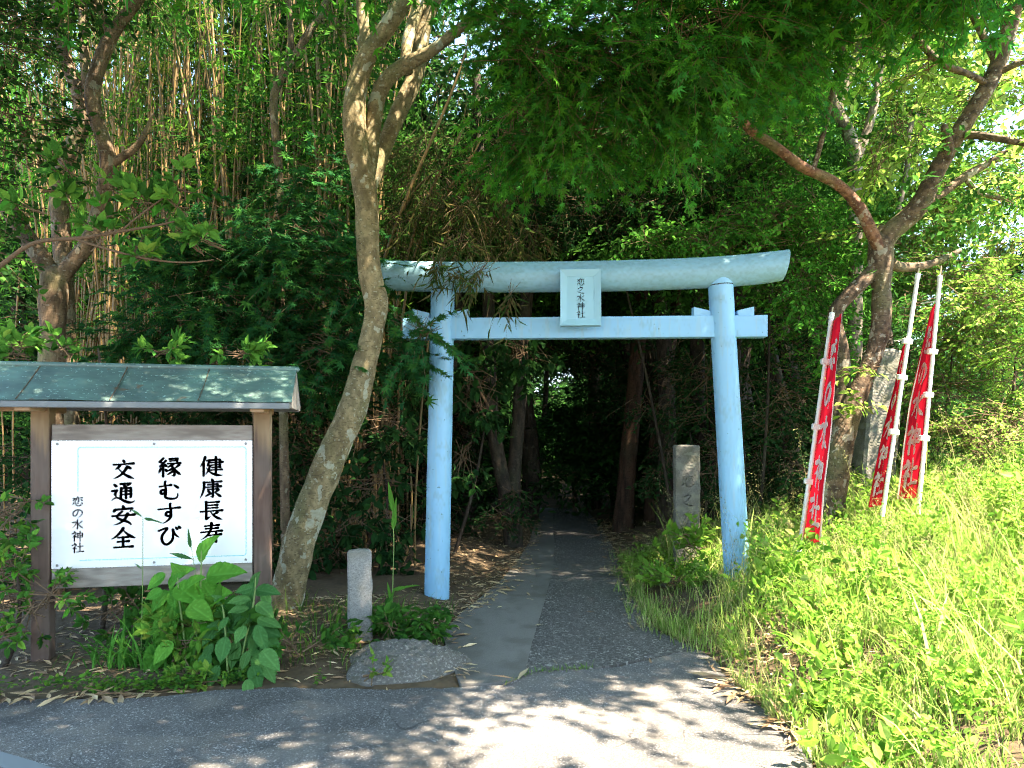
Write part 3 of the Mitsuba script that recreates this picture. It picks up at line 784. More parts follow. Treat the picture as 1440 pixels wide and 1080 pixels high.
def stone(name, label, cat_, base, top, wx, wy, bsdf, seed, c=0.02, round_top=0.0, rot=0.0):
    k = thing(name, label, cat_)
    ax = unit(top - base); L = np.linalg.norm(top - base)
    m = trimesh.convex.convex_hull(cbox(wx, wy, L, c).vertices)
    m = trimesh.Trimesh(*trimesh.remesh.subdivide_to_size(m.vertices, m.faces, 0.05)); m.merge_vertices()
    v = m.vertices.copy()
    v += m.vertex_normals * ((meshkit.fbm(v * 9 + seed, 3, seed) - 0.5) * 0.022)[:, None]
    if round_top: v[:, 2] -= np.where(v[:, 2] > L * .4, round_top * ((v[:, 0] / wx * 2) ** 2 + (v[:, 1] / wy * 2) ** 2), 0)
    m = trimesh.Trimesh(v, m.faces, process=False)
    x = unit(np.array([math.cos(rot), math.sin(rot), 0]) - ax * (ax @ np.array([math.cos(rot), math.sin(rot), 0])))
    y = np.cross(ax, x)
    put('shaft', frame_mesh(m, (base + top) / 2, x, y, ax), bsdf, k, smooth=35)
    return k, x, y, ax


stone('granite_post', 'short pale granite post leaning beside the left leg of the blue gate', 'stone post', at(507, 915, 5.55), at(505, 771, 5.6), 0.178, 0.155, 'm_granite', 3, 0.014, 0.012, rot=0.22)
k, x, y, ax = stone('standing_stone', 'square inscribed stone marker standing just inside the right leg of the gate', 'stone marker', at(966, 835, 7.75), at(965, 626, 7.75), 0.255, 0.225, 'm_oldstone', 8, 0.012, 0.0, rot=-0.12)
b = (at(966, 835, 7.75) + at(965, 626, 7.75)) / 2
gl = lettering('恋之水神社', -0.065, 0.48, 0.13, 0.14, 0.19, 3.6, 0.002)
put('lettering', frame_mesh(gl, b - y * 0.1215, x, ax, -y), 'm_carved', k)
stone('stone_pillar', 'tall grey stone pillar leaning among the trees behind the red banners', 'stone pillar', at(1222, 745, 8.5), at(1243, 490, 8.5), 0.40, 0.26, 'm_oldstone', 15, 0.03, 0.02, rot=0.1)

# ------------------------------------------------------------------ the three banners


def banner(label, top, bottom, D, edge, frm, to, seed, tabs, tip):
    """A pole leaning from bottom to top with a cloth; edge: photo x of the free edge less that of the pole, at five stations from frm to to."""
    k = thing('banner', label, 'banner', 'red shrine banners on white poles')
    a, b = at(*bottom, D), at(*top, D)
    d = unit(b - a)
    put('pole', tube([a - d * 0.55, b], [0.019, 0.018], sides=12, step=0.3), 'm_pole', k, smooth=True)
    put('pole_tip', tube([b - d * 0.02, b + d * tip], [0.0075, 0.006], sides=8, step=0.1), 'm_pole_tip', k, smooth=True)
    put('cap', tube([b - d * 0.05, b - d * 0.0], [0.022, 0.022], sides=12, step=0.05), 'm_pole', k, smooth=40)
    put('cross_bar', tube([b - d * frm * 1.0 + d * .02, b - d * frm + d * .02 + np.array([edge[0] / F * D, 0.2, 0.01])], [0.006, 0.005], sides=8, step=.1), 'm_pole', k, smooth=True)
    r = np.random.default_rng(seed)
    ph = r.random(4) * 6

    def cloth(s, t):
        """s from 0 at the top to 1 at the bottom, t from 0 at the pole to 1 at the free edge."""
        p = b + d[None] * -(frm + (to - frm) * s)[:, None]
        w = np.interp(s, np.linspace(0, 1, 5), edge) / F * D
        fold = np.sin(t * 9 + ph[0] + s * 2.0) * 0.014 * np.minimum(t * 4, 1) + np.sin(t * 17 + ph[1] - s * 3) * 0.009
        dep = 0.012 + (0.40 * t - 0.10 * t * s) * (1 if edge[-1] < 0 else -1) + np.sin(t * 6 + ph[2] + s) * 0.02
        off = np.stack([w * t + dep * p[:, 0] / D + fold * 0.45 + (-0.02 if edge[-1] < 0 else 0.026), dep, -0.05 * t * s + 0.01 * np.sin(s * 9 + ph[3]) * t], 1)
        return p + off

    ns, nt = 60, 36
    s, t = np.meshgrid(np.linspace(0, 1, ns), np.linspace(0, 1, nt), indexing='ij')
    V = cloth(s.ravel(), t.ravel())
    i, j = np.meshgrid(np.arange(ns - 1), np.arange(nt - 1), indexing='ij')
    f = np.stack([i * nt + j, (i + 1) * nt + j, (i + 1) * nt + j + 1, i * nt + j + 1], -1).reshape(-1, 4)
    put('cloth', (V, f), 'm_cloth', k, smooth=True)
    CL = k + '__cloth'
    H = to - frm
    sgn = -1 if np.mean(edge) < 0 else 1
    glyphs, off0 = [], 0.10
    for q, ch in enumerate('恋の水神社'):
        for g in polys(glyph(ch, 15.5)):
            vv, ff = trimesh.creation.triangulate_polygon(g, engine='earcut')
            vv, ff = trimesh.remesh.subdivide(np.c_[vv, vv[:, 0] * 0], ff)[:2]
            vv, ff = trimesh.remesh.subdivide_to_size(vv, ff, 9.0)[:2]
            t_ = 0.50 + sgn * (vv[:, 0] / 100 - 0.5) * 0.74
            s_ = (off0 + q * (0.86 / 5)) + vv[:, 1] / 100 * 0.145
            p = cloth(s_, t_)
            n = unit(np.cross(cloth(s_ + 1e-3, t_) - p, cloth(s_, t_ + 1e-3) - p)); n *= np.where(n[:, 1:2] > 0, -1, 1)
            for side in (1, -1): glyphs.append(trimesh.Trimesh(p + n * 0.003 * side, ff, process=False))
    put('lettering', cat(glyphs), 'm_cloth_white', CL)
    # hem band along the free edge
    s, t = np.meshgrid(np.linspace(0.0, 1, ns), np.linspace(0.93, 1.0, 4), indexing='ij')
    p = cloth(s.ravel(), t.ravel())
    i, j = np.meshgrid(np.arange(ns - 1), np.arange(3), indexing='ij')
    f2 = np.stack([i * 4 + j, (i + 1) * 4 + j, (i + 1) * 4 + j + 1, i * 4 + j + 1], -1).reshape(-1, 4)
    put('hem', (p + np.array([0, -0.004, 0]), f2), 'm_cloth_white', CL, smooth=True)
    for ty in tabs:                                                   # white tabs that tie the cloth to the pole
        c = b - d * ty
        y = unit(np.cross(d, [0, -1, 0])); z = np.cross(y, d)
        put('tab', frame_mesh(cbox(0.085, 0.045, 0.05, 0.006), c + y * 0.006 * sgn, y, z, d), 'm_pole', k)
    return k


banner('single red banner on the shortest pole, nearest the blue gate', (1170, 440), (1128, 745), 6.3, (11, 12, 15, 15, 20), 0.06, 1.92, 1, (0.42, 0.98, 1.45), 0.05)
banner('red banner on the left pole of the pair by the stone pillar', (1291, 385), (1246, 690), 6.7, (-4, -7, -14, -17, -20), 0.62, 2.12, 2, (0.62, 0.95, 1.45), 0.05)
banner('red banner with white lettering on the right pole of the pair', (1322, 388), (1294, 690), 6.8, (-7, -16, -24, -28, -30), 0.25, 2.05, 3, (0.7, 1.1, 1.5), 0.09)

# ------------------------------------------------------------------ trees one by one
GREEN_MAPLE = [(0.06, 0.245, 0.028), (0.048, 0.215, 0.04), (0.09, 0.28, 0.025)]
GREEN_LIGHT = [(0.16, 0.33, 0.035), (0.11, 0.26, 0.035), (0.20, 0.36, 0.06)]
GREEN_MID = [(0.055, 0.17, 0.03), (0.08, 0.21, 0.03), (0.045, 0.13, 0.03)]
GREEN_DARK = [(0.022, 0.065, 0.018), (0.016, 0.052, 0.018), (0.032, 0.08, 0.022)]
GREEN_BAMBOO = [(0.10, 0.26, 0.03), (0.045, 0.13, 0.025), (0.17, 0.34, 0.045), (0.13, 0.17, 0.04)]
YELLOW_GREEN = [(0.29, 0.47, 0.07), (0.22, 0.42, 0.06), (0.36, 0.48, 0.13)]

# the leaning maple before the gate: trunk, five limbs, a crown that hangs over gate, path and road
MP = thing('maple_tree', 'leaning maple with lichen patched trunk forking beside the gate', 'tree')
M = 6.25
limb('trunk', MP, 'm_bark_maple', [(384, 915, 6.35, 36), (389, 885, 6.35, 28), (405, 830, 6.35, 23.5), (420, 765, 6.3, 22), (443, 700, 6.3, 21.5), (467, 640, 6.28, 21), (494, 580, M, 20), (514, 508, M, 17), (526, 457, M, 15), (529, 425, M, 17), (522, 395, M, 16.5),
                                   (517, 340, M, 16), (514, 272, M, 16.5), (501, 200, M, 16.5), (498, 160, M, 16), (505, 110, M, 14), (520, 72, 6.2, 13), (550, 30, 6.15, 12), (568, 0, 6.1, 12), (600, -60, 6.0, 10), (660, -160, 5.8, 8), (740, -260, 5.4, 5)], sides=22, step=0.03, bump=0.10, freq=6, seed=1)
limb('limb', MP, 'm_bark_maple', [(512, 100, 6.22, 8), (512, 58, 6.2, 9), (508, 0, 6.2, 8), (500, -70, 6.2, 7), (470, -200, 6.0, 4)], sides=12, step=0.04, bump=0.08, seed=2)
limb('limb', MP, 'm_bark_maple', [(517, 262, 6.3, 8), (522, 215, 6.32, 11), (527, 160, 6.35, 11), (541, 117, 6.35, 11), (576, 88, 6.3, 10), (603, 74, 6.25, 8), (640, 45, 6.15, 7), (662, 30, 6.05, 6), (730, -5, 5.8, 5), (820, -60, 5.4, 4)], sides=14, step=0.03, bump=0.10, seed=3)
limb('limb', MP, 'm_bark_maple', [(522, 270, 6.4, 7), (537, 218, 6.5, 11), (562, 155, 6.55, 12), (584, 105, 6.6, 12), (596, 39, 6.6, 11), (611, 0, 6.6, 10), (640, -90, 6.6, 8)], sides=14, step=0.03, bump=0.08, seed=4)
limb('limb', MP, 'm_bark_maple', [(574, 102, 6.4, 7), (573, 60, 6.45, 8), (592, 0, 6.5, 8), (600, -70, 6.5, 7)], sides=12, step=0.04, bump=0.08, seed=5)
vis = [reg(735, 60, 5.7, 75, 70, .6, 120), reg(830, 90, 5.6, 100, 80, .7, 210), reg(950, 60, 5.4, 120, 75, .8, 210), reg(735, 165, 5.9, 60, 45, .5, 75), reg(830, 185, 6.0, 75, 38, .5, 60),
       reg(915, 165, 6.0, 75, 55, .6, 85), reg(1060, 55, 5.8, 90, 75, .8, 130), reg(1000, 120, 6.2, 70, 55, .6, 60), reg(1130, 40, 6.0, 70, 60, .8, 70), reg(700, 10, 5.6, 60, 40, .5, 50)]
crown(MP, vis, single=300, twig=0.003, kind='maple', leaf=0.072, per=11, length=0.42, pal=GREEN_MAPLE, seed=21, droop=0.35, flat=0.85)
SUNLIT = Polygon([gp(*q_) for q_ in [(470, 1090), (560, 1045), (640, 1000), (645, 958), (735, 966), (800, 998), (830, 1020), (1000, 1030), (1140, 1000), (1160, 1085)]])
DAPPLED = Polygon([gp(*q_) for q_ in [(780, 985), (820, 955), (1000, 950), (1100, 985), (1140, 1030), (980, 1045), (840, 1035)]])


def lets_sun_in(c):
    """Thins the overhanging crown where the photo shows the sun reaching the road and the bank."""
    g = c[:, :2] - c[:, 2:] * SUN[:2] / SUN[2]
    p = np.where(shapely.contains_xy(SUNLIT.buffer(0.06), g[:, 0], g[:, 1]), 0.01, 1.0)
    p = np.where(shapely.contains_xy(DAPPLED, g[:, 0], g[:, 1]), 0.26, p)
    p = np.where((g[:, 0] > np.interp(g[:, 1], [2, 5.2, 6.4, 7.1, 8], [1.2, 1.2, 1.35, 1.5, 2.1])) & (g[:, 1] < 8.5), 0.06, p)
    return np.random.default_rng(3).random(len(c)) < p


over = [(np.array([x_, y_, z_]), np.array([1.25, 1.0, 0.45]), 230) for x_, y_, z_ in
        [(-3.6, 2.6, 4.9), (-2.0, 2.3, 4.8), (-0.4, 2.2, 4.9), (0.9, 2.5, 5.0), (-3.4, 4.2, 5.3), (-1.8, 4.0, 5.1), (-0.2, 3.8, 5.2), (1.3, 3.7, 5.2), (-2.6, 5.6, 6.2), (-0.9, 5.4, 6.1), (0.7, 5.2, 5.9), (2.1, 4.9, 5.7),
         (-2.2, 7.2, 7.2), (-0.4, 7.0, 7.0), (1.3, 6.8, 6.7), (2.6, 6.4, 6.5), (-3.9, 6.0, 6.4), (0.6, 8.4, 7.4), (2.4, 8.0, 7.2),
         (2.2, 2.6, 5.2), (2.9, 3.9, 5.5), (2.5, 3.3, 4.9), (3.2, 3.2, 5.9), (2.6, 4.2, 5.0), (3.6, 4.3, 6.3), (1.9, 4.4, 4.9), (3.0, 5.2, 5.2), (2.0, 5.8, 5.6), (3.3, 5.6, 6.0), (4.0, 7.0, 6.9), (-5.2, 3.4, 5.2), (-5.0, 5.0, 5.9), (-2.2, 3.2, 4.6), (-3.4, 3.3, 4.7), (-0.8, 3.0, 4.5), (0.3, 3.0, 4.6), (-4.4, 4.4, 5.3), (-1.6, 4.6, 5.3), (-1.2, 8.8, 7.9), (0.2, 1.4, 5.0), (-1.4, 1.2, 5.0), (-3.0, 1.2, 5.0), (1.6, 1.4, 5.2), (3.4, 4.6, 5.0)]]
crown(MP, over, kind='maple_far', leaf=0.09, per=10, keep=lets_sun_in, length=0.5, pal=GREEN_MAPLE, seed=22, droop=0.2, flat=0.9, name='upper_crown')

# a low young maple behind the notice board
YM = thing('young_maple', 'low spreading young maple with dark feathery leaves behind the notice board', 'tree')
limb('trunk', YM, 'm_bark_brown', [(372, 830, 7.6, 9), (368, 640, 7.6, 8), (366, 430, 7.6, 7), (395, 330, 7.5, 5), (430, 250, 7.3, 3)], sides=10, step=0.06, bump=0.06, seed=6)
limb('limb', YM, 'm_bark_brown', [(366, 470, 7.6, 5), (320, 400, 7.5, 4), (260, 345, 7.3, 2.5)], sides=8, bump=0.05)
low = [reg(400, 335, 7.0, 85, 45, .6, 105), reg(300, 375, 7.2, 75, 45, .6, 85), reg(450, 395, 6.8, 75, 60, .5, 120), reg(335, 450, 7.1, 105, 45, .6, 130), reg(455, 490, 6.7, 55, 50, .4, 75), reg(425, 262, 7.1, 60, 28, .5, 42),
       reg(590, 470, 6.35, 26, 20, .15, 16), reg(245, 335, 7.2, 60, 35, .5, 50), reg(250, 440, 7.4, 70, 55, .5, 70), reg(565, 500, 6.6, 25, 22, .3, 14), reg(200, 480, 7.4, 70, 30, .5, 50)]
low = [(a_, b_, c_ * 1.35) for a_, b_, c_ in low]
crown(YM, low, twig=0.0022, kind='maple', leaf=0.078, per=12, length=0.42, pal=[(0.03, 0.13, 0.035), (0.025, 0.11, 0.04), (0.05, 0.16, 0.03)], seed=23, droop=0.3, flat=0.9)

# many-stemmed tree at the left
LT = thing('left_tree', 'brown tree forking low into crooked stems behind the left end of the board roof', 'tree')
used.discard('left_tree')
labels['crooked_tree'] = labels.pop('left_tree'); LT = 'crooked_tree'; used.add(LT)
q = 6.9
limb('trunk', LT, 'm_bark_brown', [(66, 870, q, 20), (70, 640, q, 17.5), (72, 520, q, 17), (74, 470, q, 17), (75, 425, q, 18), (77, 392, q, 19), (78, 378, q, 13)], sides=18, step=0.04, bump=0.09, seed=11)
limb('limb', LT, 'm_bark_brown', [(77, 408, q, 12), (60, 366, q, 13), (35, 330, q, 12), (12, 295, q, 11), (-25, 255, q, 9), (-60, 150, q, 7)], sides=14, step=0.04, bump=0.09, seed=12)
limb('limb', LT, 'm_bark_brown', [(80, 402, q, 12), (100, 372, q, 11), (122, 345, q, 10.5), (138, 300, q, 10), (149, 260, q, 10), (152, 225, q, 11), (138, 175, q, 10), (130, 130, q, 10), (140, 90, q, 10), (156, 52, q, 9), (172, 28, q, 8), (192, 3, q, 7), (225, -60, q, 6), (240, -200, q, 4)], sides=14, step=0.03, bump=0.10, seed=13)
limb('limb', LT, 'm_bark_brown', [(156, 58, q, 6), (144, 20, q, 6), (136, 0, q, 5), (128, -40, q, 5), (110, -150, q, 3)], sides=10, bump=0.06, seed=14)
limb('limb', LT, 'm_bark_brown', [(152, 236, q, 6), (170, 222, q, 6), (190, 208, q, 5), (206, 184, q, 3.5), (214, 160, q, 2)], sides=10, bump=0.06, seed=15)
crown(LT, [reg(30, 90, 6.6, 70, 90, .8, 150), reg(20, 230, 6.5, 60, 70, .6, 90), reg(60, -60, 6.5, 150, 60, .9, 140), reg(150, -90, 6.6, 120, 50, .8, 100), reg(-30, 350, 6.3, 45, 60, .5, 60), reg(40, 20, 7.2, 60, 50, .6, 60)],
      kind='broad', leaf=0.075, per=9, length=0.32, pal=GREEN_DARK + GREEN_MID, seed=24, bsdf='m_leaf_glossy', droop=0.2, flat=0.7)

DT = thing('dark_tree', 'dark leaning trunk close behind the crooked brown tree', 'tree')
q = 7.7
limb('trunk', DT, 'm_bark_brown', [(103, 840, q, 14), (98, 640, q, 13), (92, 430, q, 12.5), (86, 330, q, 12), (85, 265, q, 12), (100, 215, q, 12), (114, 170, q, 11), (108, 120, q, 10), (94, 90, q, 9), (86, 50, q, 8), (80, 0, q, 8), (76, -70, q, 7), (70, -220, q, 5)], sides=14, step=0.05, bump=0.08, seed=16)
limb('limb', DT, 'm_bark_brown', [(113, 168, q, 7), (121, 110, q, 6.5), (117, 40, q, 6), (116, 0, q, 6), (112, -80, q, 5)], sides=10, bump=0.06, seed=17)
crown(DT, [reg(70, -90, 7.6, 130, 70, 1.0, 150), reg(30, 40, 8.2, 70, 60, .7, 70), reg(200, -60, 7.8, 100, 60, .9, 80)], kind='kite', leaf=0.075, per=9, length=0.4, pal=GREEN_MID, seed=25, flat=0.7)

TT = thing('thin_tree', 'thin bare stemmed tree bending to the right in front of the bamboo', 'tree')
q = 7.6
limb('trunk', TT, 'm_bark_brown', [(402, 840, q, 7), (398, 560, q, 6.5), (394, 320, q, 6), (390, 212, q, 6), (385, 160, q, 6), (388, 125, q, 6), (401, 100, q, 6.5), (414, 80, q, 6), (435, 45, q, 5.5), (453, 15, q, 5), (472, -30, q, 4), (520, -150, q, 3)], sides=10, step=0.05, bump=0.07, seed=18)
limb('limb', TT, 'm_bark_brown', [(408, 92, q, 4), (409, 40, q, 4), (406, 0, q, 4), (400, -80, q, 3)], sides=8, bump=0.05, seed=19)
crown(TT, [reg(440, -80, 7.4, 100, 50, .8, 70), reg(400, 30, 7.8, 60, 30, .4, 20)], kind='kite', leaf=0.06, per=9, length=0.35, pal=GREEN_LIGHT, seed=26, flat=0.7)

# the cherry at the right
CT = thing('cherry_tree', 'crooked cherry tree with wide bare limbs behind the red banners', 'tree')
q = 7.3
limb('trunk', CT, 'm_bark_cherry', [(1156, 800, 7.35, 24), (1163, 735, 7.35, 20), (1175, 670, q, 18.5), (1184, 620, q, 17), (1196, 580, q, 15), (1212, 540, q, 13), (1228, 500, q, 12), (1238, 465, q, 13), (1240, 430, q, 13), (1239, 395, q, 13.5), (1238, 362, q, 17), (1240, 338, q, 17), (1246, 322, q, 10)], sides=20, step=0.03, bump=0.12, freq=7, seed=31)
limb('stem', CT, 'm_bark_cherry', [(1166, 720, 7.35, 12), (1176, 610, 7.4, 11), (1183, 540, 7.45, 11), (1181, 480, 7.4, 10), (1175, 440, 7.35, 10), (1195, 413, 7.3, 10), (1222, 387, 7.3, 10), (1242, 358, 7.3, 11)], sides=12, step=0.04, bump=0.10, seed=32)
limb('limb', CT, 'm_bark_red', [(1238, 352, 7.25, 9), (1222, 318, 7.2, 8.5), (1204, 286, 7.15, 8), (1171, 255, 7.1, 7.5), (1131, 236, 7.0, 7.2), (1091, 207, 6.9, 7), (1046, 173, 6.8, 6.5), (1020, 133, 6.7, 5.5), (1003, 100, 6.65, 4.6), (997, 75, 6.6, 3), (996, 50, 6.6, 2)], sides=12, step=0.03, bump=0.12, freq=9, seed=33)
limb('limb', CT, 'm_bark_cherry', [(1238, 356, q, 15), (1262, 318, 7.25, 14), (1287, 296, 7.2, 14), (1313, 249, 7.1, 11.5), (1338, 204, 7.0, 11.5), (1365, 160, 6.9, 11), (1396, 107, 6.8, 11), (1415, 53, 6.7, 11), (1430, 0, 6.6, 10), (1450, -80, 6.4, 8), (1500, -220, 6.2, 5)], sides=16, step=0.03, bump=0.12, freq=7, seed=34)
for path in ([(1144, 238, 7.03, 3.5), (1167, 147, 7.0, 4), (1188, 53, 6.95, 4), (1203, -5, 6.9, 3.5), (1220, -80, 6.8, 2.5)],
             [(1392, 122, 6.8, 4), (1345, 98, 6.7, 5), (1313, 80, 6.6, 5), (1280, 45, 6.5, 4.5), (1251, 27, 6.4, 4), (1222, 0, 6.3, 3.5), (1190, -60, 6.2, 2.5)],
             [(1404, 95, 6.75, 5), (1385, 55, 6.8, 5), (1358, 0, 6.9, 5), (1330, -70, 7.0, 3.5)],
             [(1360, 190, 6.9, 6), (1378, 191, 6.8, 5.5), (1410, 196, 6.7, 5), (1450, 203, 6.6, 4)],
             [(1398, 105, 6.8, 5), (1425, 92, 6.7, 4.5), (1460, 78, 6.6, 3.5)],
             [(1296, 285, 7.3, 5), (1330, 268, 7.4, 6), (1355, 250, 7.4, 6), (1385, 232, 7.4, 5), (1420, 212, 7.3, 4), (1460, 190, 7.2, 3)],
             [(1357, 250, 7.4, 4), (1375, 268, 7.4, 3.5), (1400, 278, 7.4, 3), (1450, 270, 7.3, 2.5)],
             [(1330, 225, 7.0, 6), (1333, 205, 6.95, 8), (1329, 185, 6.9, 6), (1327, 176, 6.9, 4)],
             [(1255, 372, 7.3, 8), (1290, 375, 7.5, 6), (1322, 366, 7.6, 5), (1350, 352, 7.7, 3)]):
    limb('limb', CT, 'm_bark_cherry', path, sides=10, step=0.04, bump=0.10, freq=9, seed=35)
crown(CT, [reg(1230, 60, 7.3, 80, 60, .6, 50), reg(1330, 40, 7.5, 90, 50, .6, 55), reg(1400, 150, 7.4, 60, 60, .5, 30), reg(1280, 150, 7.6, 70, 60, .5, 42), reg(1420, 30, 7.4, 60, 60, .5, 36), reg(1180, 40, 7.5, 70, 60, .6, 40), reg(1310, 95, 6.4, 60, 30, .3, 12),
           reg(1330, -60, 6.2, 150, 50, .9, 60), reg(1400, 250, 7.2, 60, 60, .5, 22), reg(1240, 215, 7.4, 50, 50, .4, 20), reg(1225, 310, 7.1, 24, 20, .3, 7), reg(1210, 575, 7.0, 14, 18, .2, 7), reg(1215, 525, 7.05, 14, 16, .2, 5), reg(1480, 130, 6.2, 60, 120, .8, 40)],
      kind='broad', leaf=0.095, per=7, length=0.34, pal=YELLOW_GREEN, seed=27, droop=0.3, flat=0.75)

GT = thing('grey_tree', 'pale grey lichened tree with three upright forks behind the cherry limbs', 'tree')
q = 8.7
limb('trunk', GT, 'm_bark_grey', [(1196, 775, q, 11), (1200, 600, q, 10), (1203, 400, q, 9.5), (1202, 306, q, 9.5), (1201, 265, q, 10), (1202, 222, q, 10), (1195, 192, q, 9), (1178, 158, q, 9), (1160, 122, q, 7.5), (1146, 88, q, 7), (1138, 55, q, 5), (1130, 10, q, 4)], sides=14, step=0.05, bump=0.09, seed=41)
limb('limb', GT, 'm_bark_grey', [(1184, 172, q, 6), (1185, 130, q, 6.5), (1198, 100, q, 6), (1208, 60, q, 5), (1216, 20, q, 5), (1225, -60, q, 4)], sides=10, bump=0.08, seed=42)
limb('limb', GT, 'm_bark_grey', [(1203, 232, q, 7), (1212, 205, q, 6.5), (1224, 169, q, 6), (1235, 115, q, 5), (1240, 80, q, 4), (1255, 20, q, 3)], sides=10, bump=0.08, seed=43)
limb('limb', GT, 'm_bark_grey', [(1262, 300, q, 3.5), (1272, 258, q, 3.5), (1277, 215, q, 3.5), (1280, 180, q, 3.5), (1291, 162, q, 3)], sides=8, bump=0.08, seed=44)
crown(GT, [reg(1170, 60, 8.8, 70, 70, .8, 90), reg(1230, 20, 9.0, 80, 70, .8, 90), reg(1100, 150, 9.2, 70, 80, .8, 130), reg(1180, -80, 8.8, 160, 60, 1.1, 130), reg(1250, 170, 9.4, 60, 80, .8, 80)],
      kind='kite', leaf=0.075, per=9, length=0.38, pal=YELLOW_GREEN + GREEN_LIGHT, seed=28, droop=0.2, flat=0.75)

# ------------------------------------------------------------------ evergreen shrubs, each a thing


def shrub(name, label, regions, stem, kind='broad', leaf=0.06, per=9, length=0.3, pal=GREEN_MID, seed=1, bsdf='m_leaf_glossy', cat_='shrub', **kw):
    k = thing(name, label, cat_)
    if stem is not None:
        b = np.array([stem[0], stem[1], float(ground_h(stem[0], stem[1])) - 0.1]); c = np.mean([r_[0] for r_ in regions], 0)
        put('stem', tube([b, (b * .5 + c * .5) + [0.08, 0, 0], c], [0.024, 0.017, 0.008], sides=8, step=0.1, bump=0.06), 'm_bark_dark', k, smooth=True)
    crown(k, regions, kind=kind, leaf=leaf, per=per, length=length, pal=pal, seed=seed, bsdf=bsdf, **kw)
    return k


shrub('evergreen_tree', 'glossy evergreen tree spreading over the right end of the blue lintel', [reg(1090, 300, 8.2, 70, 60, .7, 260), reg(1010, 330, 8.0, 80, 32, .6, 190), reg(1120, 385, 8.0, 60, 60, .6, 190), reg(940, 345, 8.3, 60, 25, .5, 90), reg(1060, 210, 8.8, 80, 60, .8, 220),
        reg(1150, 330, 8.2, 50, 50, .5, 110), reg(1100, 120, 9.2, 70, 60, .8, 160), reg(1160, 480, 8.2, 45, 60, .5, 110)], (2.9, 8.8), leaf=0.06, per=11, twig=0.0025, pal=[(0.06, 0.23, 0.03), (0.085, 0.29, 0.035), (0.045, 0.17, 0.025), (0.12, 0.33, 0.04)], seed=51, flat=0.7, cat_='tree')
shrub('darkened_evergreen', 'shaded part of the evergreen above the middle of the lintel, its shade put into dark leaf colour', [reg(950, 260, 9.3, 90, 70, .9, 240), reg(860, 300, 9.6, 90, 60, .9, 220), reg(780, 260, 9.8, 80, 60, .9, 170), reg(880, 200, 9.6, 120, 50, .9, 190), reg(760, 340, 10.0, 80, 40, .8, 110)], (2.2, 9.9), leaf=0.075, pal=GREEN_DARK, seed=66, flat=0.7, cat_='tree')  # shaded side of the evergreen, its shade put into darker leaf tones
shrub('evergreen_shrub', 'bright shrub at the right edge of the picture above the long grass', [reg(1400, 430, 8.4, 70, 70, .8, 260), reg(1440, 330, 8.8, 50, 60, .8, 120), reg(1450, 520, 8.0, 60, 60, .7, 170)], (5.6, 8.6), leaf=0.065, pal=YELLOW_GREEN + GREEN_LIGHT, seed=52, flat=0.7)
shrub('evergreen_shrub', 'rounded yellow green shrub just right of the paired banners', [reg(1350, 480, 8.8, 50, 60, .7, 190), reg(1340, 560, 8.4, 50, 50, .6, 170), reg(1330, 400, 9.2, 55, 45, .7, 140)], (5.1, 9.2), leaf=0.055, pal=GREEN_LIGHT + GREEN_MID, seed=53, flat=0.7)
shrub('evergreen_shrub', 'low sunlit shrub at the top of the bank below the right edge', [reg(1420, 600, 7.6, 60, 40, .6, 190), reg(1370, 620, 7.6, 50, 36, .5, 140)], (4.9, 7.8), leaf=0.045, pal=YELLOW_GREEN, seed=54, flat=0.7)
shrub('evergreen_shrub', 'dark glossy shrub in the shade behind the paired banner poles', [reg(1270, 480, 9.2, 60, 70, .7, 190), reg(1290, 600, 9.0, 50, 60, .6, 150), reg(1280, 370, 9.6, 60, 50, .7, 150)], (4.8, 9.6), leaf=0.065, pal=GREEN_MID, seed=55, flat=0.7)
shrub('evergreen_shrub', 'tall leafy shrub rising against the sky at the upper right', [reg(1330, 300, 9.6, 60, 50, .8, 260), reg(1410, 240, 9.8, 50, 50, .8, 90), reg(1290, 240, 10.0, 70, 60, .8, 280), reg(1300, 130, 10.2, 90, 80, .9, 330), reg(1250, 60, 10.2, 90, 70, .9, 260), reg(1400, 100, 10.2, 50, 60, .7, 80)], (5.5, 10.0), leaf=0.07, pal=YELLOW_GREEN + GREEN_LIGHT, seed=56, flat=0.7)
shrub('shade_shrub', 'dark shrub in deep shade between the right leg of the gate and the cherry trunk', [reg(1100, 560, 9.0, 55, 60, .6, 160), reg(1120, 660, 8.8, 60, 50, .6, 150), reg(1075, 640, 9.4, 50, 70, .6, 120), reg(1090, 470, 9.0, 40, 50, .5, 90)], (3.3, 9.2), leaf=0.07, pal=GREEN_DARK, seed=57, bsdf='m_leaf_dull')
shrub('broadleaf_shrub', 'broad leaved dark shrub between the leaning maple and the left leg of the gate', [reg(560, 590, 8.2, 45, 55, .5, 60), reg(520, 690, 8.0, 60, 60, .5, 80), reg(600, 520, 8.6, 40, 40, .5, 40), reg(460, 760, 8.0, 50, 40, .5, 50)], (-1.5, 8.3), leaf=0.125, per=8, length=0.34, pal=GREEN_DARK, seed=58, whorl=True, single=160)
shrub('broadleaf_shrub', 'drooping broad leaves just right of the left leg of the gate', [reg(665, 545, 8.6, 32, 45, .35, 36), reg(690, 480, 9.0, 60, 25, .4, 34), reg(655, 620, 8.8, 20, 30, .3, 12), reg(740, 500, 9.2, 40, 22, .4, 18)], (-0.75, 9.2), leaf=0.13, per=8, length=0.34, pal=GREEN_DARK, seed=59, whorl=True, droop=0.5, single=160)
shrub('ivy_clump', 'ivy covered foot of the twin trunks beside the path', [reg(710, 735, 10.0, 22, 22, .3, 40), reg(720, 690, 10.4, 16, 26, .2, 26)], None, leaf=0.07, pal=GREEN_DARK, seed=60)
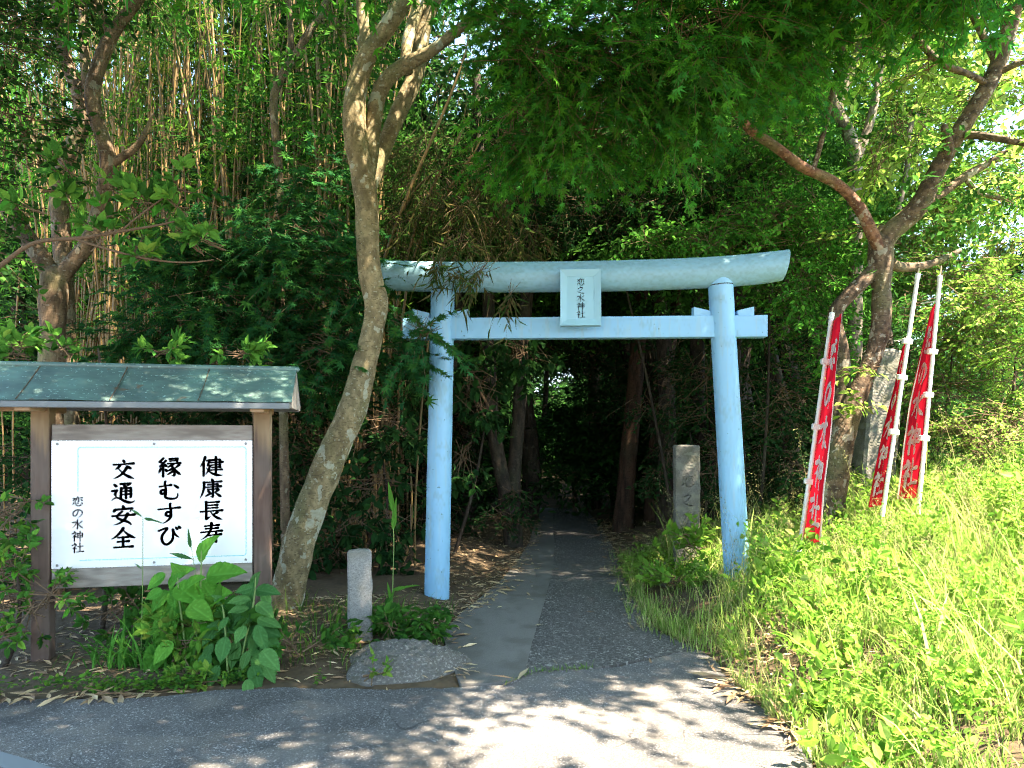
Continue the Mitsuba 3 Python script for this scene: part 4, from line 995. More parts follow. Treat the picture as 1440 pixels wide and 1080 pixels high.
shrub('shade_shrub', 'dark shrub in the shade below the tie beam beside the standing stone', [reg(1000, 560, 9.6, 45, 60, .6, 110), reg(1010, 660, 9.2, 40, 50, .5, 90), reg(940, 560, 10.4, 50, 50, .6, 90), reg(935, 650, 10.5, 30, 40, .5, 60)], (2.4, 9.8), leaf=0.07, pal=GREEN_DARK, seed=61, bsdf='m_leaf_dull')
# the leafy bough in front of the crooked tree, and leaves about the board roof
BO = thing('leafy_bough', 'leafy bough reaching in from the left edge above the board roof', 'bough')
q = 4.9
limb('branch', BO, 'm_twig', [(-160, 470, 4.9, 5), (-60, 405, q, 4), (0, 374, q, 3.4), (45, 343, q, 3), (110, 335, q, 2.8), (160, 327, q, 2.2), (215, 318, q, 1.6), (262, 306, q, 1.0)], sides=8, step=0.05, bump=0.05)
limb('branch', BO, 'm_twig', [(105, 336, q, 2), (150, 350, q, 1.8), (220, 366, 4.95, 1.4), (300, 365, 5.0, 0.9)], sides=6, step=0.05)
limb('branch', BO, 'm_twig', [(170, 325, q, 1.6), (200, 300, q, 1.3), (240, 272, q, 0.9)], sides=6, step=0.05)
tufts = [(105, 243, 5), (65, 265, 4), (60, 300, 3), (100, 290, 4), (140, 300, 4), (155, 268, 5), (185, 300, 5), (215, 290, 4), (208, 300, 3), (255, 265, 5), (252, 285, 4), (262, 300, 3), (145, 345, 4), (185, 345, 4), (190, 365, 4), (215, 360, 3), (275, 350, 4), (310, 350, 3), (295, 335, 2), (130, 320, 3), (235, 305, 3)]
crown(BO, single=300, regions=[reg(x_, y_, q + 0.05, 10, 8, .08, n_) for x_, y_, n_ in tufts], kind='broad', leaf=0.098, per=6, length=0.12, pal=[(0.075, 0.24, 0.035), (0.05, 0.18, 0.03), (0.13, 0.32, 0.045)], seed=62, whorl=True, droop=-0.35, flat=0.6, bsdf='m_leaf_glossy')
shrub('board_side_shrub', 'evergreen leaves poking over the ridge of the board roof', [reg(10, 470, 5.6, 25, 35, .15, 12), reg(40, 505, 5.55, 22, 14, .1, 7), reg(85, 490, 5.6, 15, 14, .1, 5), reg(220, 495, 5.75, 25, 10, .1, 9), reg(325, 492, 5.8, 22, 12, .1, 12)], (-3.2, 5.75), leaf=0.10, per=7, length=0.14, pal=[(0.07, 0.24, 0.045), (0.11, 0.3, 0.05)], seed=63, whorl=True, droop=-0.3, single=200)
shrub('roadside_shrub', 'small leafed shrub left of the board post at the left edge', [reg(15, 720, 4.95, 28, 30, .2, 26), reg(18, 830, 4.9, 28, 40, .2, 36), reg(55, 850, 4.85, 22, 30, .15, 18), reg(5, 770, 5.1, 25, 35, .2, 26), reg(30, 890, 4.8, 20, 20, .15, 8)], (-3.5, 5.0), leaf=0.07, per=8, length=0.2, pal=GREEN_MID + GREEN_LIGHT[:1], seed=64, whorl=True, droop=0.0, single=250)
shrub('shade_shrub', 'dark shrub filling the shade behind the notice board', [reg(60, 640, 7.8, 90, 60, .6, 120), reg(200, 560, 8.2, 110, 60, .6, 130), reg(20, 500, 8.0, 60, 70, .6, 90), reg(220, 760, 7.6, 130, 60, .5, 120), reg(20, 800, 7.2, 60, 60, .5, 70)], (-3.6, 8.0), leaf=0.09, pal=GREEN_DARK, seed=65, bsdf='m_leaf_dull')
for lab, rg_, st_, sd_ in (('dark shrub added to deepen the shade between the notice board and the leaning maple', [reg(420, 620, 8.4, 50, 70, .5, 190), reg(330, 560, 8.6, 70, 40, .5, 150), reg(470, 540, 8.6, 40, 50, .5, 120), reg(430, 760, 8.2, 50, 50, .5, 110)], (-2.4, 8.6), 67),
                          ('dark shrub added to deepen the gloom left of the twin trunks behind the gate', [reg(640, 600, 11.6, 50, 60, .7, 200), reg(600, 700, 11.0, 50, 50, .6, 150), reg(680, 520, 12.0, 60, 40, .7, 170), reg(560, 560, 10.5, 40, 60, .6, 140)], (-1.2, 11.6), 68),
                          ('dark shrub added to deepen the gloom right of the path behind the gate', [reg(900, 600, 13.4, 60, 60, .8, 230), reg(950, 520, 12.6, 70, 50, .8, 210), reg(860, 530, 14.5, 50, 40, .8, 140), reg(1000, 600, 12.6, 50, 70, .7, 190), reg(890, 690, 13.4, 30, 30, .6, 90)], (2.9, 13.4), 69),
                          ('dark foliage added to deepen the gloom over the far end of the path', [reg(740, 490, 13.0, 70, 24, .8, 150), reg(830, 500, 14.0, 60, 34, .8, 150), reg(700, 560, 15.0, 34, 50, .8, 120), reg(835, 590, 17.0, 34, 40, .8, 110)], None, 70)):
    shrub('shade_shrub', lab, rg_, st_, leaf=0.095, per=10, length=0.36, pal=GREEN_DARK, seed=sd_, bsdf='m_leaf_dull', kind='kite')  # near-black foliage added so the wood behind falls into shade

# ------------------------------------------------------------------ bamboo grove: every culm its own thing
r = np.random.default_rng(5)
for n_ in range(300):
    y_ = r.uniform(8.8, 13.5)
    x_ = r.uniform(*((-0.56, -0.18) if n_ % 4 else (-0.75, -0.12))) * y_
    h_ = r.uniform(8.0, 12.0); lean = r.normal(0, 0.6, 2); lean[1] -= 0.3
    k = thing('bamboo', 'slender tan bamboo culm in the dense grove at the left', 'bamboo', 'bamboo culms of the grove')
    g_ = float(ground_h(x_, y_))
    b = np.array([x_, y_, g_ - 0.05]); t_ = b + [lean[0], lean[1], h_]
    bow = np.array([lean[0] * .25 + r.normal(0, .08), lean[1] * .25, h_ * 0.5])
    rad = r.uniform(0.011, 0.021)
    pth = [b, b + bow, t_ + [lean[0] * .35, lean[1] * .35, -0.1]]
    put('culm', tube(pth, [rad, rad * .85, rad * .25], sides=6, step=0.5), 'm_culm', k, smooth=True)
    regs = [(b + bow * 1.0 + (t_ - b - bow) * f_, np.array([.42, .42, .7]), c_) for f_, c_ in ((-.3, 2), (-.05, 4), (.2, 6), (.5, 9), (.8, 10), (1.0, 7))]
    crown(k, regs, one_tone=GREEN_BAMBOO[n_ % 4] if n_ % 3 else GREEN_BAMBOO[n_ % 2], kind='lance', leaf=0.15, per=7, length=0.34, pal=GREEN_BAMBOO, seed=100 + n_, twigs=False, name='foliage', droop=0.45, flat=0.55, twig=0.0015)
# past three hundred: the rest of the grove as one thicket
VV, FF, o = [], [], 0
for n_ in range(340):
    y_ = r.uniform(9.5, 16); x_ = r.uniform(-0.62, -0.14) * y_
    h_ = r.uniform(7, 11); lean = r.normal(0, 0.6, 2); b = np.array([x_, y_, float(ground_h(x_, y_)) - .05])
    m_ = tube([b, b + [lean[0] * .3 + r.normal(0, .1), lean[1] * .3, h_ * .5], b + [lean[0], lean[1], h_]], [.017, .014, .005], sides=5, step=1.0)
    VV.append(m_.vertices); FF.append(m_.faces + o); o += len(m_.vertices)
put('bamboo_thicket', (np.vstack(VV), np.vstack(FF)), 'm_culm', smooth=True, kind='stuff', label='mass of thin brown bamboo stems at the back of the grove')
labels['bamboo_thicket']['category'] = 'bamboo'
# dry culms leaning out toward the gate, and the tired foliage they carry
for n_, (path, lab) in enumerate((([(545, 350, 7.9, 2.4), (575, 270, 7.8, 2.4), (625, 155, 7.7, 2.2), (648, 95, 7.6, 1.6), (660, 50, 7.6, 1)], 'longest dry bamboo culm leaning right above the left end of the lintel'),
                                  ([(594, 295, 8.0, 2.2), (612, 255, 7.95, 2.2), (636, 212, 7.9, 1.6), (655, 175, 7.9, 1)], 'short dry bamboo culm leaning above the lintel, middle one of three'),
                                  ([(612, 293, 8.1, 1.8), (650, 240, 8.0, 1.6), (680, 190, 7.9, 1)], 'dry bamboo culm leaning furthest right above the lintel'))):
    k = thing('dry_bamboo', lab, 'bamboo')
    p0 = at(*path[0][:3]); low_ = np.array([p0[0] - 0.9, p0[1] + 0.5, 0.0])
    pts = np.array([low_, (low_ + p0) / 2 + [0.02, 0, 0.1]] + [at(*z_[:3]) for z_ in path])
    put('culm', tube(pts, [0.016, 0.016] + [z_[3] / F * z_[2] for z_ in path], sides=7, step=0.2), 'm_culm', k, smooth=True)
    for br in range(4):
        p_ = pts[3] + (pts[-1] - pts[3]) * (0.3 + 0.2 * br)
        put('twig', tube([p_, p_ + [r.uniform(-.1, .25), r.uniform(-.1, .1), r.uniform(.2, .5)]], [0.005, 0.002], sides=5, step=.2), 'm_culm', k, smooth=True)
DB = thing('bamboo_clump', 'drooping bamboo foliage hanging over the left half of the lintel', 'bamboo')
crown(DB, [reg(650, 290, 7.8, 70, 55, .5, 100), reg(600, 230, 8.2, 50, 70, .5, 110), reg(690, 260, 8.2, 50, 60, .5, 80), reg(640, 352, 7.2, 60, 14, .3, 26), reg(690, 385, 6.75, 32, 16, .15, 16), reg(718, 412, 6.7, 10, 12, .08, 5), reg(610, 376, 6.8, 30, 9, .15, 10), reg(560, 320, 8.2, 30, 60, .4, 70), reg(720, 335, 8.0, 60, 25, .4, 60)],
      kind='lance', leaf=0.155, per=7, length=0.3, pal=[(0.07, 0.14, 0.03), (0.11, 0.12, 0.04), (0.05, 0.10, 0.025), (0.17, 0.13, 0.055)], seed=71, droop=0.7, flat=0.5, twig=0.0022)
put('culm', tube([at(590, 820, 8.4), at(600, 500, 8.2), at(640, 300, 7.8), at(690, 380, 6.9)], [0.014, 0.013, 0.009, 0.003], sides=7, step=0.12), 'm_culm', DB, smooth=True)
put('culm', tube([at(540, 820, 8.6), at(560, 500, 8.4), at(600, 250, 8.2), at(690, 230, 8.0)], [0.014, 0.013, 0.009, 0.003], sides=7, step=0.12), 'm_culm', DB, smooth=True)

# ------------------------------------------------------------------ the grove behind: trunks by the path, then copies of whole trees
for n_, (lab, path, bk) in enumerate((
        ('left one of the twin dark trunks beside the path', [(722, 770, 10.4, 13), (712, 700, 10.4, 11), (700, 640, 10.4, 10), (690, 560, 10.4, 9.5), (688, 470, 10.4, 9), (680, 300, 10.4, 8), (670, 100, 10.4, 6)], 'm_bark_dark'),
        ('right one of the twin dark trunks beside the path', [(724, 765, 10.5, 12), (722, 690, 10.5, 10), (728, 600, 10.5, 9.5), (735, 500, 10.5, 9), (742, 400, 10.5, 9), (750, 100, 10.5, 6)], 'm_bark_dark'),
        ('reddish trunk catching the sun right of the dark path', [(876, 745, 12, 15), (880, 690, 12, 13), (886, 620, 12, 12), (893, 540, 12, 11.5), (898, 470, 12, 11), (905, 250, 12, 9), (910, 50, 12, 6)], 'm_bark_red_shaded'),
        ('slim leaning trunk next to the reddish trunk', [(915, 740, 12.4, 10), (922, 620, 12.4, 9), (935, 540, 12.4, 8), (945, 470, 12.4, 8), (960, 250, 12.4, 6), (970, 60, 12.4, 4)], 'm_bark_red_shaded'),
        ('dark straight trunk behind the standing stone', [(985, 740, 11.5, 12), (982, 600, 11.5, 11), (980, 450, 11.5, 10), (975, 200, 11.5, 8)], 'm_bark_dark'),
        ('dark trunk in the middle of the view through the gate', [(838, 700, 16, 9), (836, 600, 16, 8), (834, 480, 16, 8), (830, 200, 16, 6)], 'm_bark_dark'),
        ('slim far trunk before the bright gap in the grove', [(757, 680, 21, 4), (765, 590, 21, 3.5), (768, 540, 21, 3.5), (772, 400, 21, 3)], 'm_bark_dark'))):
    k = thing('path_tree', lab, 'tree')
    path = [(path[0][0], path[0][1] + 60, path[0][2], path[0][3])] + path
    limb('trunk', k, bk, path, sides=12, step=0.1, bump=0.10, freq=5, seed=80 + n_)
    x_, y_, D_, w_ = path[-1]
    crown(k, [reg(x_, y_ + 10, D_, 130, 60, 1.3, 150), reg(x_ + 40, y_ + 130, D_ + .4, 110, 50, 1.0, 90)], kind='kite', leaf=0.11, per=10, length=0.5, pal=GREEN_DARK, seed=90 + n_, flat=0.75)


def group_tree(gid, seed, trunk_h, regs, pal, leaf, bk, kind='kite', bs='m_leaf', per=11):
    (V, Fc, K), tw = sprays(regs, kind=kind, leaf=leaf, per=per, length=0.6, pal=pal, seed=seed, flat=0.75, droop=0.25)
    d = {'type': 'shapegroup', 'crown': mikit.ply((V, Fc), bs, color=K)}
    if trunk_h:
        rt = np.random.default_rng(seed)
        pts = [(0, 0, -0.3)] + [(rt.normal(0, .15), rt.normal(0, .15), trunk_h * f_) for f_ in (.25, .5, .75, 1)]
        d['trunk'] = mikit.ply(tube(pts, [.19, .15, .13, .10, .04], sides=10, step=.2, bump=.1, freq=4, seed=seed), bk, smooth=True)
    scene[gid] = d; used.add(gid)


def blob(n, zc, spread, rad, cnt, seed):
    rr_ = np.random.default_rng(seed)
    return [(np.array([rr_.normal(0, spread), rr_.normal(0, spread), rr_.uniform(*zc)]), np.array(rad) * rr_.uniform(.7, 1.25), cnt) for _ in range(n)]


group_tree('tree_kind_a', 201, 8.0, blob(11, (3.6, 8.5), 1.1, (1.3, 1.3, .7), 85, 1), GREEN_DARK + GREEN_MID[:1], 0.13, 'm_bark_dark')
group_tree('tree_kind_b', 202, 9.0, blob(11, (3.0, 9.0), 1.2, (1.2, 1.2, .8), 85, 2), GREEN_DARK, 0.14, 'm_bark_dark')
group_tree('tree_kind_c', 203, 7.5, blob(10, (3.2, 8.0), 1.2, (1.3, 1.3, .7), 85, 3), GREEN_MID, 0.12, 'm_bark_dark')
group_tree('shrub_kind', 204, 0, blob(7, (.3, 1.5), .6, (.8, .8, .45), 55, 4), GREEN_DARK + GREEN_MID[:1], 0.12, None, 'kite', 'm_leaf')


def copies(name, label, cat_, group, gid, spots):
    for x_, y_, s_, a_ in spots:
        k = thing(name, label, cat_, group)
        scene[k] = {'type': 'instance', 'group': {'type': 'ref', 'id': gid}, 'to_world': T().translate([x_, y_, float(ground_h(x_, y_)) - .05]).rotate([0, 0, 1], a_).scale(s_)}


k = thing('wooden_stake', 'short wooden stake beside the dark path inside the grove', 'stake')
put('shaft', tube([at(808, 718, 15.5) - [0, 0, .15], at(808, 664, 15.5)], [0.045, 0.042], sides=10, step=.1, bump=.05), 'm_bark_brown', k, smooth=40)


def clear(x_, y_): return abs(x_ - np.interp(y_, [8, 16, 22, 30, 45], [.6, 1.0, .9, 1.4, 2])) > np.interp(y_, [10, 20, 30], [1.3, 1.1, 1.6]) 


r = np.random.default_rng(9)
spots = []
while len(spots) < 80:
    y_ = r.uniform(12.0, 42); x_ = r.uniform(-0.17 * y_ - 1.5, min(0.46 * y_, 6 + 0.22 * y_))
    if not clear(x_, y_) or (abs(x_ - 1.6) < 3.6 and 22 < y_ < 28): continue
    if any((x_ - a_[0]) ** 2 + (y_ - a_[1]) ** 2 < 2.4 for a_ in spots): continue
    spots.append((x_, y_, r.uniform(.85, 1.2), r.uniform(0, 360)))
copies('grove_tree', 'dense evergreen tree in the dark grove behind the gate', 'tree', 'evergreen trees of the grove', 'tree_kind_a', spots[0::2])
copies('grove_tree', 'dense evergreen tree in the dark grove behind the gate', 'tree', 'evergreen trees of the grove', 'tree_kind_b', spots[1::2])
spots = [(-2.2, 10.4, .8, 80), (2.9, 9.7, .75, 200), (-1.0, 10.6, .75, 310), (2.35, 11.2, .9, 45), (-0.9, 12.6, .85, 160), (-0.5, 14.2, .9, 300), (2.6, 14.0, .95, 120), (2.4, 16.0, 1.0, 10), (-0.6, 17.0, 1.0, 70), (3.8, 10.4, .7, 110), (3.2, 11.2, 1.0, 20), (4.6, 12.2, .9, 140), (-1.6, 12.2, 1.0, 250), (2.4, 12.6, 1.05, 80), (6.4, 12.6, .75, 10), (0.2, 13.6, 1.05, 190), (-1.2, 15.0, 1.0, 290), (-2.6, 13.5, .9, 30), (5.4, 15.0, .8, 200)]
copies('pale_tree', 'mid green tree close behind the blue gate', 'tree', 'mid green trees close behind the gate', 'tree_kind_c', spots)
r = np.random.default_rng(19)
spots = []
while len(spots) < 64:                                                   # the far side of the grove, and the wood behind the bamboo
    if len(spots) < 26: y_ = r.uniform(30, 46); x_ = r.uniform(-0.3 * y_, 0.85 * y_)
    else: y_ = r.uniform(16, 27); x_ = r.uniform(-0.85 * y_, -0.20 * y_)
    if abs(x_ - 1.5) < 1.2: continue
    spots.append((x_, y_, r.uniform(.75, 1.15), r.uniform(0, 360)))
copies('far_tree', 'tree in the wood on the far side of the grove', 'tree', 'trees on the far side of the grove', 'tree_kind_c', spots[0::2])
copies('far_tree', 'tree in the wood on the far side of the grove', 'tree', 'trees on the far side of the grove', 'tree_kind_b', spots[1::2])
spots = []
while len(spots) < 60:
    y_ = r.uniform(24, 40); x_ = r.uniform(-0.7 * y_, 0.8 * y_)
    if abs(x_ - np.interp(y_, [24, 40], [1.3, 2])) < 1.5 and y_ < 34: continue
    spots.append((x_, y_, r.uniform(1.5, 2.5), r.uniform(0, 360)))
copies('thicket_shrub', 'large shrub in the thicket at the back of the grove', 'shrub', 'large shrubs at the back of the grove', 'shrub_kind', spots)
spots = []
while len(spots) < 100:
    y_ = r.uniform(10.5, 36); x_ = r.uniform(-0.75 * y_, 0.8 * y_)
    if not clear(x_, y_): continue
    if -0.2 * y_ > x_ and y_ < 14: continue
    spots.append((x_, y_, r.uniform(.8, 1.35), r.uniform(0, 360)))
copies('added_sky_block_tree', 'unseen tree added across the road behind the viewer to block low sky', 'tree', 'unseen trees added to block low sky', 'tree_kind_c', [(-17, -14, .9, 10), (-12.5, -15, .85, 80), (-8, -14.4, .9, 200), (-3.5, -15, .85, 300), (1, -14.5, .9, 40), (5.5, -15, .85, 130), (10, -14.5, .9, 250), (15, -15, .9, 330)])  # unseen row, added to keep low sky light out of the grove
copies('understory_shrub', 'dark shrub on the floor of the grove', 'shrub', 'shrubs of the grove floor', 'shrub_kind', spots)

# ------------------------------------------------------------------ grass and weeds


def blades(n, xy, length, width, pal, seed, bend=0.6, lean=(0, 0), spread=0.25):
    """Bent three-segment grass blades standing at xy."""
    r = np.random.default_rng(seed)
    n = len(xy)
    z = ground_h(xy[:, 0], xy[:, 1]) - 0.01
    b = np.c_[xy, z]
    a = r.random(n) * 2 * np.pi
    out = np.stack([np.cos(a) + lean[0], np.sin(a) + lean[1], 0 * a], 1)
    side = np.stack([-np.sin(a), np.cos(a), 0 * a], 1)
    L = length * np.exp(r.normal(0, 0.3, n)); W = width * (0.6 + .8 * r.random(n)); B = bend * (0.3 + r.random(n))
    V = []
    for t, w in ((0, .7), (.35, 1), (.7, .75), (1.0, 0)):
        c = b + np.array([0, 0, 1]) * (L * (t - 0.38 * B * t * t))[:, None] + out * (L * B * 0.62 * t * t + L * .10 * t)[:, None]
        V += [c + side * (W * w / 2)[:, None], c - side * (W * w / 2)[:, None]] if w else [c]
    V = np.stack(V, 1)
    f = np.array([[0, 1, 3], [0, 3, 2], [2, 3, 5], [2, 5, 4], [4, 5, 6]])
    Fc = (f[None] + (np.arange(n) * 7)[:, None, None]).reshape(-1, 3)
    return V.reshape(-1, 3), Fc, np.repeat(colours(n, pal, r, spread), 7, 0)


r = np.random.default_rng(77)
GRASS = [(0.24, 0.40, 0.07), (0.31, 0.45, 0.10), (0.38, 0.46, 0.16), (0.16, 0.31, 0.055), (0.46, 0.44, 0.22)]


BARE = [(*gp(1085, 935), .24), (*gp(1150, 985), .30), (*gp(1120, 895, .1), .30), (*gp(985, 905), .16), (*gp(1230, 960, .1), .25)]


def bank_points(n, y0, y1, x1, power=1.0, d0=0.02, clump=0.12):
    y = r.uniform(y0, y1, n); w = x1 - XR(y) - d0
    x = XR(y) + d0 + w * r.random(n) ** power
    q = np.c_[x, y]
    m = meshkit.fbm(np.c_[q * 1.5, q[:, :1] * 0], 3, 31)
    dd = q[:, 0] - XR(q[:, 1])
    bare = (meshkit.fbm(np.c_[q * 1.9, q[:, :1] * 0 + 4], 3, 8) > 0.56) & (dd < 1.2)
    for bx, by, br in BARE:
        bare |= ((q[:, 0] - bx) / br) ** 2 + ((q[:, 1] - by) / (br * .6)) ** 2 < 0.7 + 0.6 * meshkit.fbm(np.c_[q * 6, q[:, :1] * 0], 3, 5)
    return q[(m > 0.30) & ~(bare & (r.random(len(q)) < 0.88))]


q = bank_points(52000, 2.6, 9.5, 6.6, 1.0)
tall = 0.16 + 0.20 * ss(0.2, 2.2, q[:, 0] - XR(q[:, 1]))
V1 = blades(0, q, tall, 0.007, GRASS, 1, bend=0.8)
q = bank_points(17000, 2.6, 8.5, 5.5, 1.6)
sp = np.c_[r.uniform(0, .30, 1400), r.uniform(5.3, 9.5, 1400)]         # grass spilling over the right side of the path
sp[:, 0] = XR(sp[:, 1]) + .10 - sp[:, 0] * r.random(1400)
sp = sp[meshkit.fbm(np.c_[sp * 2.4, sp[:, :1] * 0], 3, 6) > 0.46]
q = np.vstack([q, sp])
V2 = blades(0, q, 0.13, 0.006, GRASS, 2, bend=0.7)
q = bank_points(1500, 3.0, 8.5, 5.5, 1.0, d0=0.35)
V3 = blades(0, q, 0.55, 0.013, GRASS[:3], 3, bend=1.1)


def joined(parts):
    V, Fc, K, o = [], [], [], 0
    for v, f, k in parts:
        V.append(v); Fc.append(f + o); K.append(k); o += len(v)
    return np.vstack(V), np.vstack(Fc), np.vstack(K)


V, Fc, K = joined([V1, V2, V3])
put('grass', (V, Fc), 'm_grass', color=K, kind='stuff', label='tall sunlit yellow green grass on the bank at the right')
labels['grass']['category'] = 'grass'
# leafy weeds over the bank
regs = []
for _ in range(330):
    y_ = r.uniform(3.0, 8.6); x_ = r.uniform(XR(y_) + 0.12, 6.0)
    d_ = x_ - XR(y_)
    h_ = 0.14 + 0.30 * ss(0.3, 2.0, d_) * r.uniform(.5, 1.1)
    if (meshkit.fbm(np.array([[x_ * 1.9, y_ * 1.9, 4.0]]), 3, 8)[0] > 0.56) and d_ < 1.2: continue
    if any(((x_ - a_) / c_) ** 2 + ((y_ - b2) / c_ / .6) ** 2 < 1 for a_, b2, c_ in BARE): continue
    regs.append((np.array([x_, y_, float(ground_h(x_, y_)) + h_ * .55]), np.array([.17, .17, h_ * .55]), 11))
(V, Fc, K), tw = sprays(regs, kind='broad', leaf=0.045, per=9, length=0.2, pal=YELLOW_GREEN + GREEN_LIGHT, seed=301, droop=-0.35, flat=0.6, spread=0.2)
(Vb, Fb, Kb), tw = sprays(regs[::3], kind='broad', leaf=0.085, per=8, length=0.26, pal=YELLOW_GREEN + GREEN_LIGHT, seed=302, droop=-0.3, flat=0.6, spread=0.2)
V, Fc, K = np.vstack([V, Vb]), np.vstack([Fc, Fb + len(V)]), np.vstack([K, Kb])
put('weeds', (V, Fc), 'm_leaf', color=K, kind='stuff', label='leafy green weeds growing through the grass of the bank')
labels['weeds']['category'] = 'weeds'
k = thing('leafy_weed', 'dark green leafy weed clump at the foot of the standing stone', 'weed')
crown(k, [reg(975, 775, 7.2, 26, 24, .2, 30), reg(955, 815, 6.9, 26, 16, .2, 16)], kind='broad', leaf=0.085, per=8, length=0.2, pal=GREEN_LIGHT, seed=310, droop=-0.2, flat=0.6)
for lab, x_, y_, D_, rx_, ry_, n_, lf, pal_ in (('yellow green broad leaved weed left of the heart leaved plant', 255, 905, 4.85, 22, 34, 16, .085, GREEN_LIGHT), ('low leafy weed at the road edge under the bushy plant', 300, 950, 4.72, 50, 16, 26, .06, GREEN_LIGHT),
                                                ('leafy weed right of the bushy plant by the road edge', 425, 915, 4.95, 28, 26, 18, .07, GREEN_MID), ('small vine leaves between the bushy plant and the mound', 460, 905, 5.2, 24, 16, 12, .06, GREEN_MID + GREEN_LIGHT),
                                                ('five fingered leafy weed at the foot of the granite post', 545, 890, 5.35, 44, 16, 22, .085, GREEN_MID), ('dark leafy weed behind the left board post', 150, 870, 5.35, 50, 30, 26, .08, GREEN_MID), ('leafy weed in the middle under the board', 250, 880, 5.3, 60, 26, 26, .08, GREEN_MID),
                                                ('broad leaved weed behind the heart leaved plant', 262, 885, 4.98, 34, 34, 22, .12, GREEN_LIGHT), ('large leaved weed among the stems of the bushy plant', 345, 915, 4.92, 34, 34, 22, .12, GREEN_MID), ('tiny green sprig growing on the rubble mound', 520, 945, 4.68, 12, 8, 5, .045, GREEN_LIGHT)):
    k = thing('leafy_weed', lab, 'weed')
    crown(k, [reg(x_, y_, D_, rx_, ry_, .14, n_)], single=160, kind='broad', leaf=lf, per=7, length=0.15, pal=pal_, seed=int(x_), droop=-0.15, flat=0.65, whorl=True)
# fine seed heads
q = bank_points(500, 4.8, 8.6, 4.5, 1.0, d0=0.15)
b_ = blades(0, q, 0.62, 0.004, [(0.36, 0.33, 0.16), (0.28, 0.3, 0.12)], 9, bend=0.45)
tip = b_[0].reshape(-1, 7, 3)[:, 6]; mid = b_[0].reshape(-1, 7, 3)[:, 4]
n = len(tip)
p_ = (tip[:, None] + (mid - tip)[:, None] * r.random((n, 26, 1)) * 0.9 + r.normal(size=(n, 26, 3)) * 0.016).reshape(-1, 3)
s_ = scatter('kite', p_, r.normal(size=p_.shape), r.normal(size=p_.shape), 0.010 + 0.008 * r.random(len(p_)), colours(len(p_), [(0.42, 0.38, 0.2), (0.3, 0.32, 0.13)], r))
V, Fc, K = joined([b_, s_])
put('seed_grass', (V, Fc), 'm_grass', color=K, kind='stuff', label='thin grass with pale seed heads around the right leg of the gate')
labels['seed_grass']['category'] = 'grass'
# greens along the road edge at the left
rx = r.uniform(-3.6, -0.35, 2600); ry = np.interp(rx, ROAD[:10, 0], ROAD[:10, 1]) + 0.02 + np.abs(r.normal(0, .10, 2600))
p_ = np.c_[rx, ry, 0.02 + 0.07 * r.random(2600)]
keep = meshkit.fbm(p_ * [3, 3, 0], 3, 12) > 0.47
p_ = p_[keep & ~((rx > -1.2) & (rx < -.35))]
s1 = scatter('broad', p_, r.normal(size=p_.shape) * [1, 1, .3], np.array([0, 0, 1.0]) + r.normal(size=p_.shape) * .4, 0.022 + 0.025 * r.random(len(p_)), colours(len(p_), GREEN_LIGHT + GREEN_MID, r))
q = np.c_[r.uniform(-3.4, -0.5, 1500), r.uniform(4.85, 6.6, 1500)]
q = q[meshkit.fbm(np.c_[q * 1.4, q[:, :1] * 0], 3, 14) > 0.5]
s2 = blades(0, q, 0.16, 0.005, GREEN_MID + GREEN_LIGHT, 11, bend=0.9)
q2 = np.c_[r.normal(-1.05, .16, 120), r.normal(5.75, .14, 120)]
s3 = blades(0, q2, 0.24, 0.012, GREEN_LIGHT + GREEN_MID, 12, bend=1.0)
q5 = np.c_[r.uniform(-.05, .55, 150), 0 * r.random(150)]; q5[:, 1] = np.interp(q5[:, 0], ROAD[9:14, 0], ROAD[9:14, 1]) + .01 + r.normal(0, .012, 150)
q5 = q5[r.random(150) < .7]
s6 = blades(0, q5, 0.05, 0.005, GREEN_LIGHT, 17, bend=1.0)
q4 = np.c_[r.normal(-2.45, .25, 160), r.normal(4.95, .06, 160)]
s5 = blades(0, q4, 0.30, 0.016, [(0.10, 0.3, 0.05), (0.13, 0.34, 0.06)], 13, bend=1.3)
q3 = np.c_[r.uniform(-1.25, -.45, 90), r.uniform(5.3, 5.9, 90)]
p3 = np.c_[q3, r.uniform(.06, .22, 90)]
s4 = scatter('broad', np.repeat(p3, 3, 0), r.normal(size=(270, 3)) * [1, 1, .25], np.array([0, 0, 1.0]) + r.normal(size=(270, 3)) * .3, 0.07 + .04 * r.random(270), colours(270, GREEN_MID, r))
V, Fc, K = joined([s1, s2, s3, s4, s5, s6])
put('ground_cover', (V, Fc), 'm_leaf', color=K, kind='stuff', label='small clover and grass tufts along the shaded road edge')
labels['ground_cover']['category'] = 'ground cover'

# dry bamboo leaves and bark strips lying about
n = 6400
lx = np.r_[r.uniform(-3.5, -.3, 1700), r.uniform(-1.0, .45, 1500), np.r_[r.uniform(0, 1, 500) ** 1.5 * 1.6 + .95, r.normal(BARE[0][0], .2, 200), r.normal(BARE[1][0], .2, 200), r.normal(BARE[2][0], .22, 200)], r.uniform(-.4, 1.2, 160), r.uniform(1.3, 2.4, 740), r.normal(0, .10, 1200)]
ly = np.r_[r.uniform(4.7, 6.8, 1700), r.uniform(6.5, 13, 1500), np.r_[r.uniform(3.4, 6.0, 500), r.normal(BARE[0][1], .2, 200), r.normal(BARE[1][1], .2, 200), r.normal(BARE[2][1], .2, 200)], r.uniform(4.8, 9, 160), r.uniform(8.0, 13, 740), r.uniform(6, 14, 1200)]
lx[-1200:] += np.where(r.random(1200) < .5, XL(ly[-1200:]) - .02, XR(ly[-1200:]) + .03)
k_ = (lx > XL(ly) - .03) & (lx < XR(ly) + .0) & (ly > 5)
k_ &= (r.random(n) < 0.93) & (np.arange(n) < n - 1200)
on_road = shapely.contains_xy(POLY_ROAD.buffer(-0.08), lx, ly)
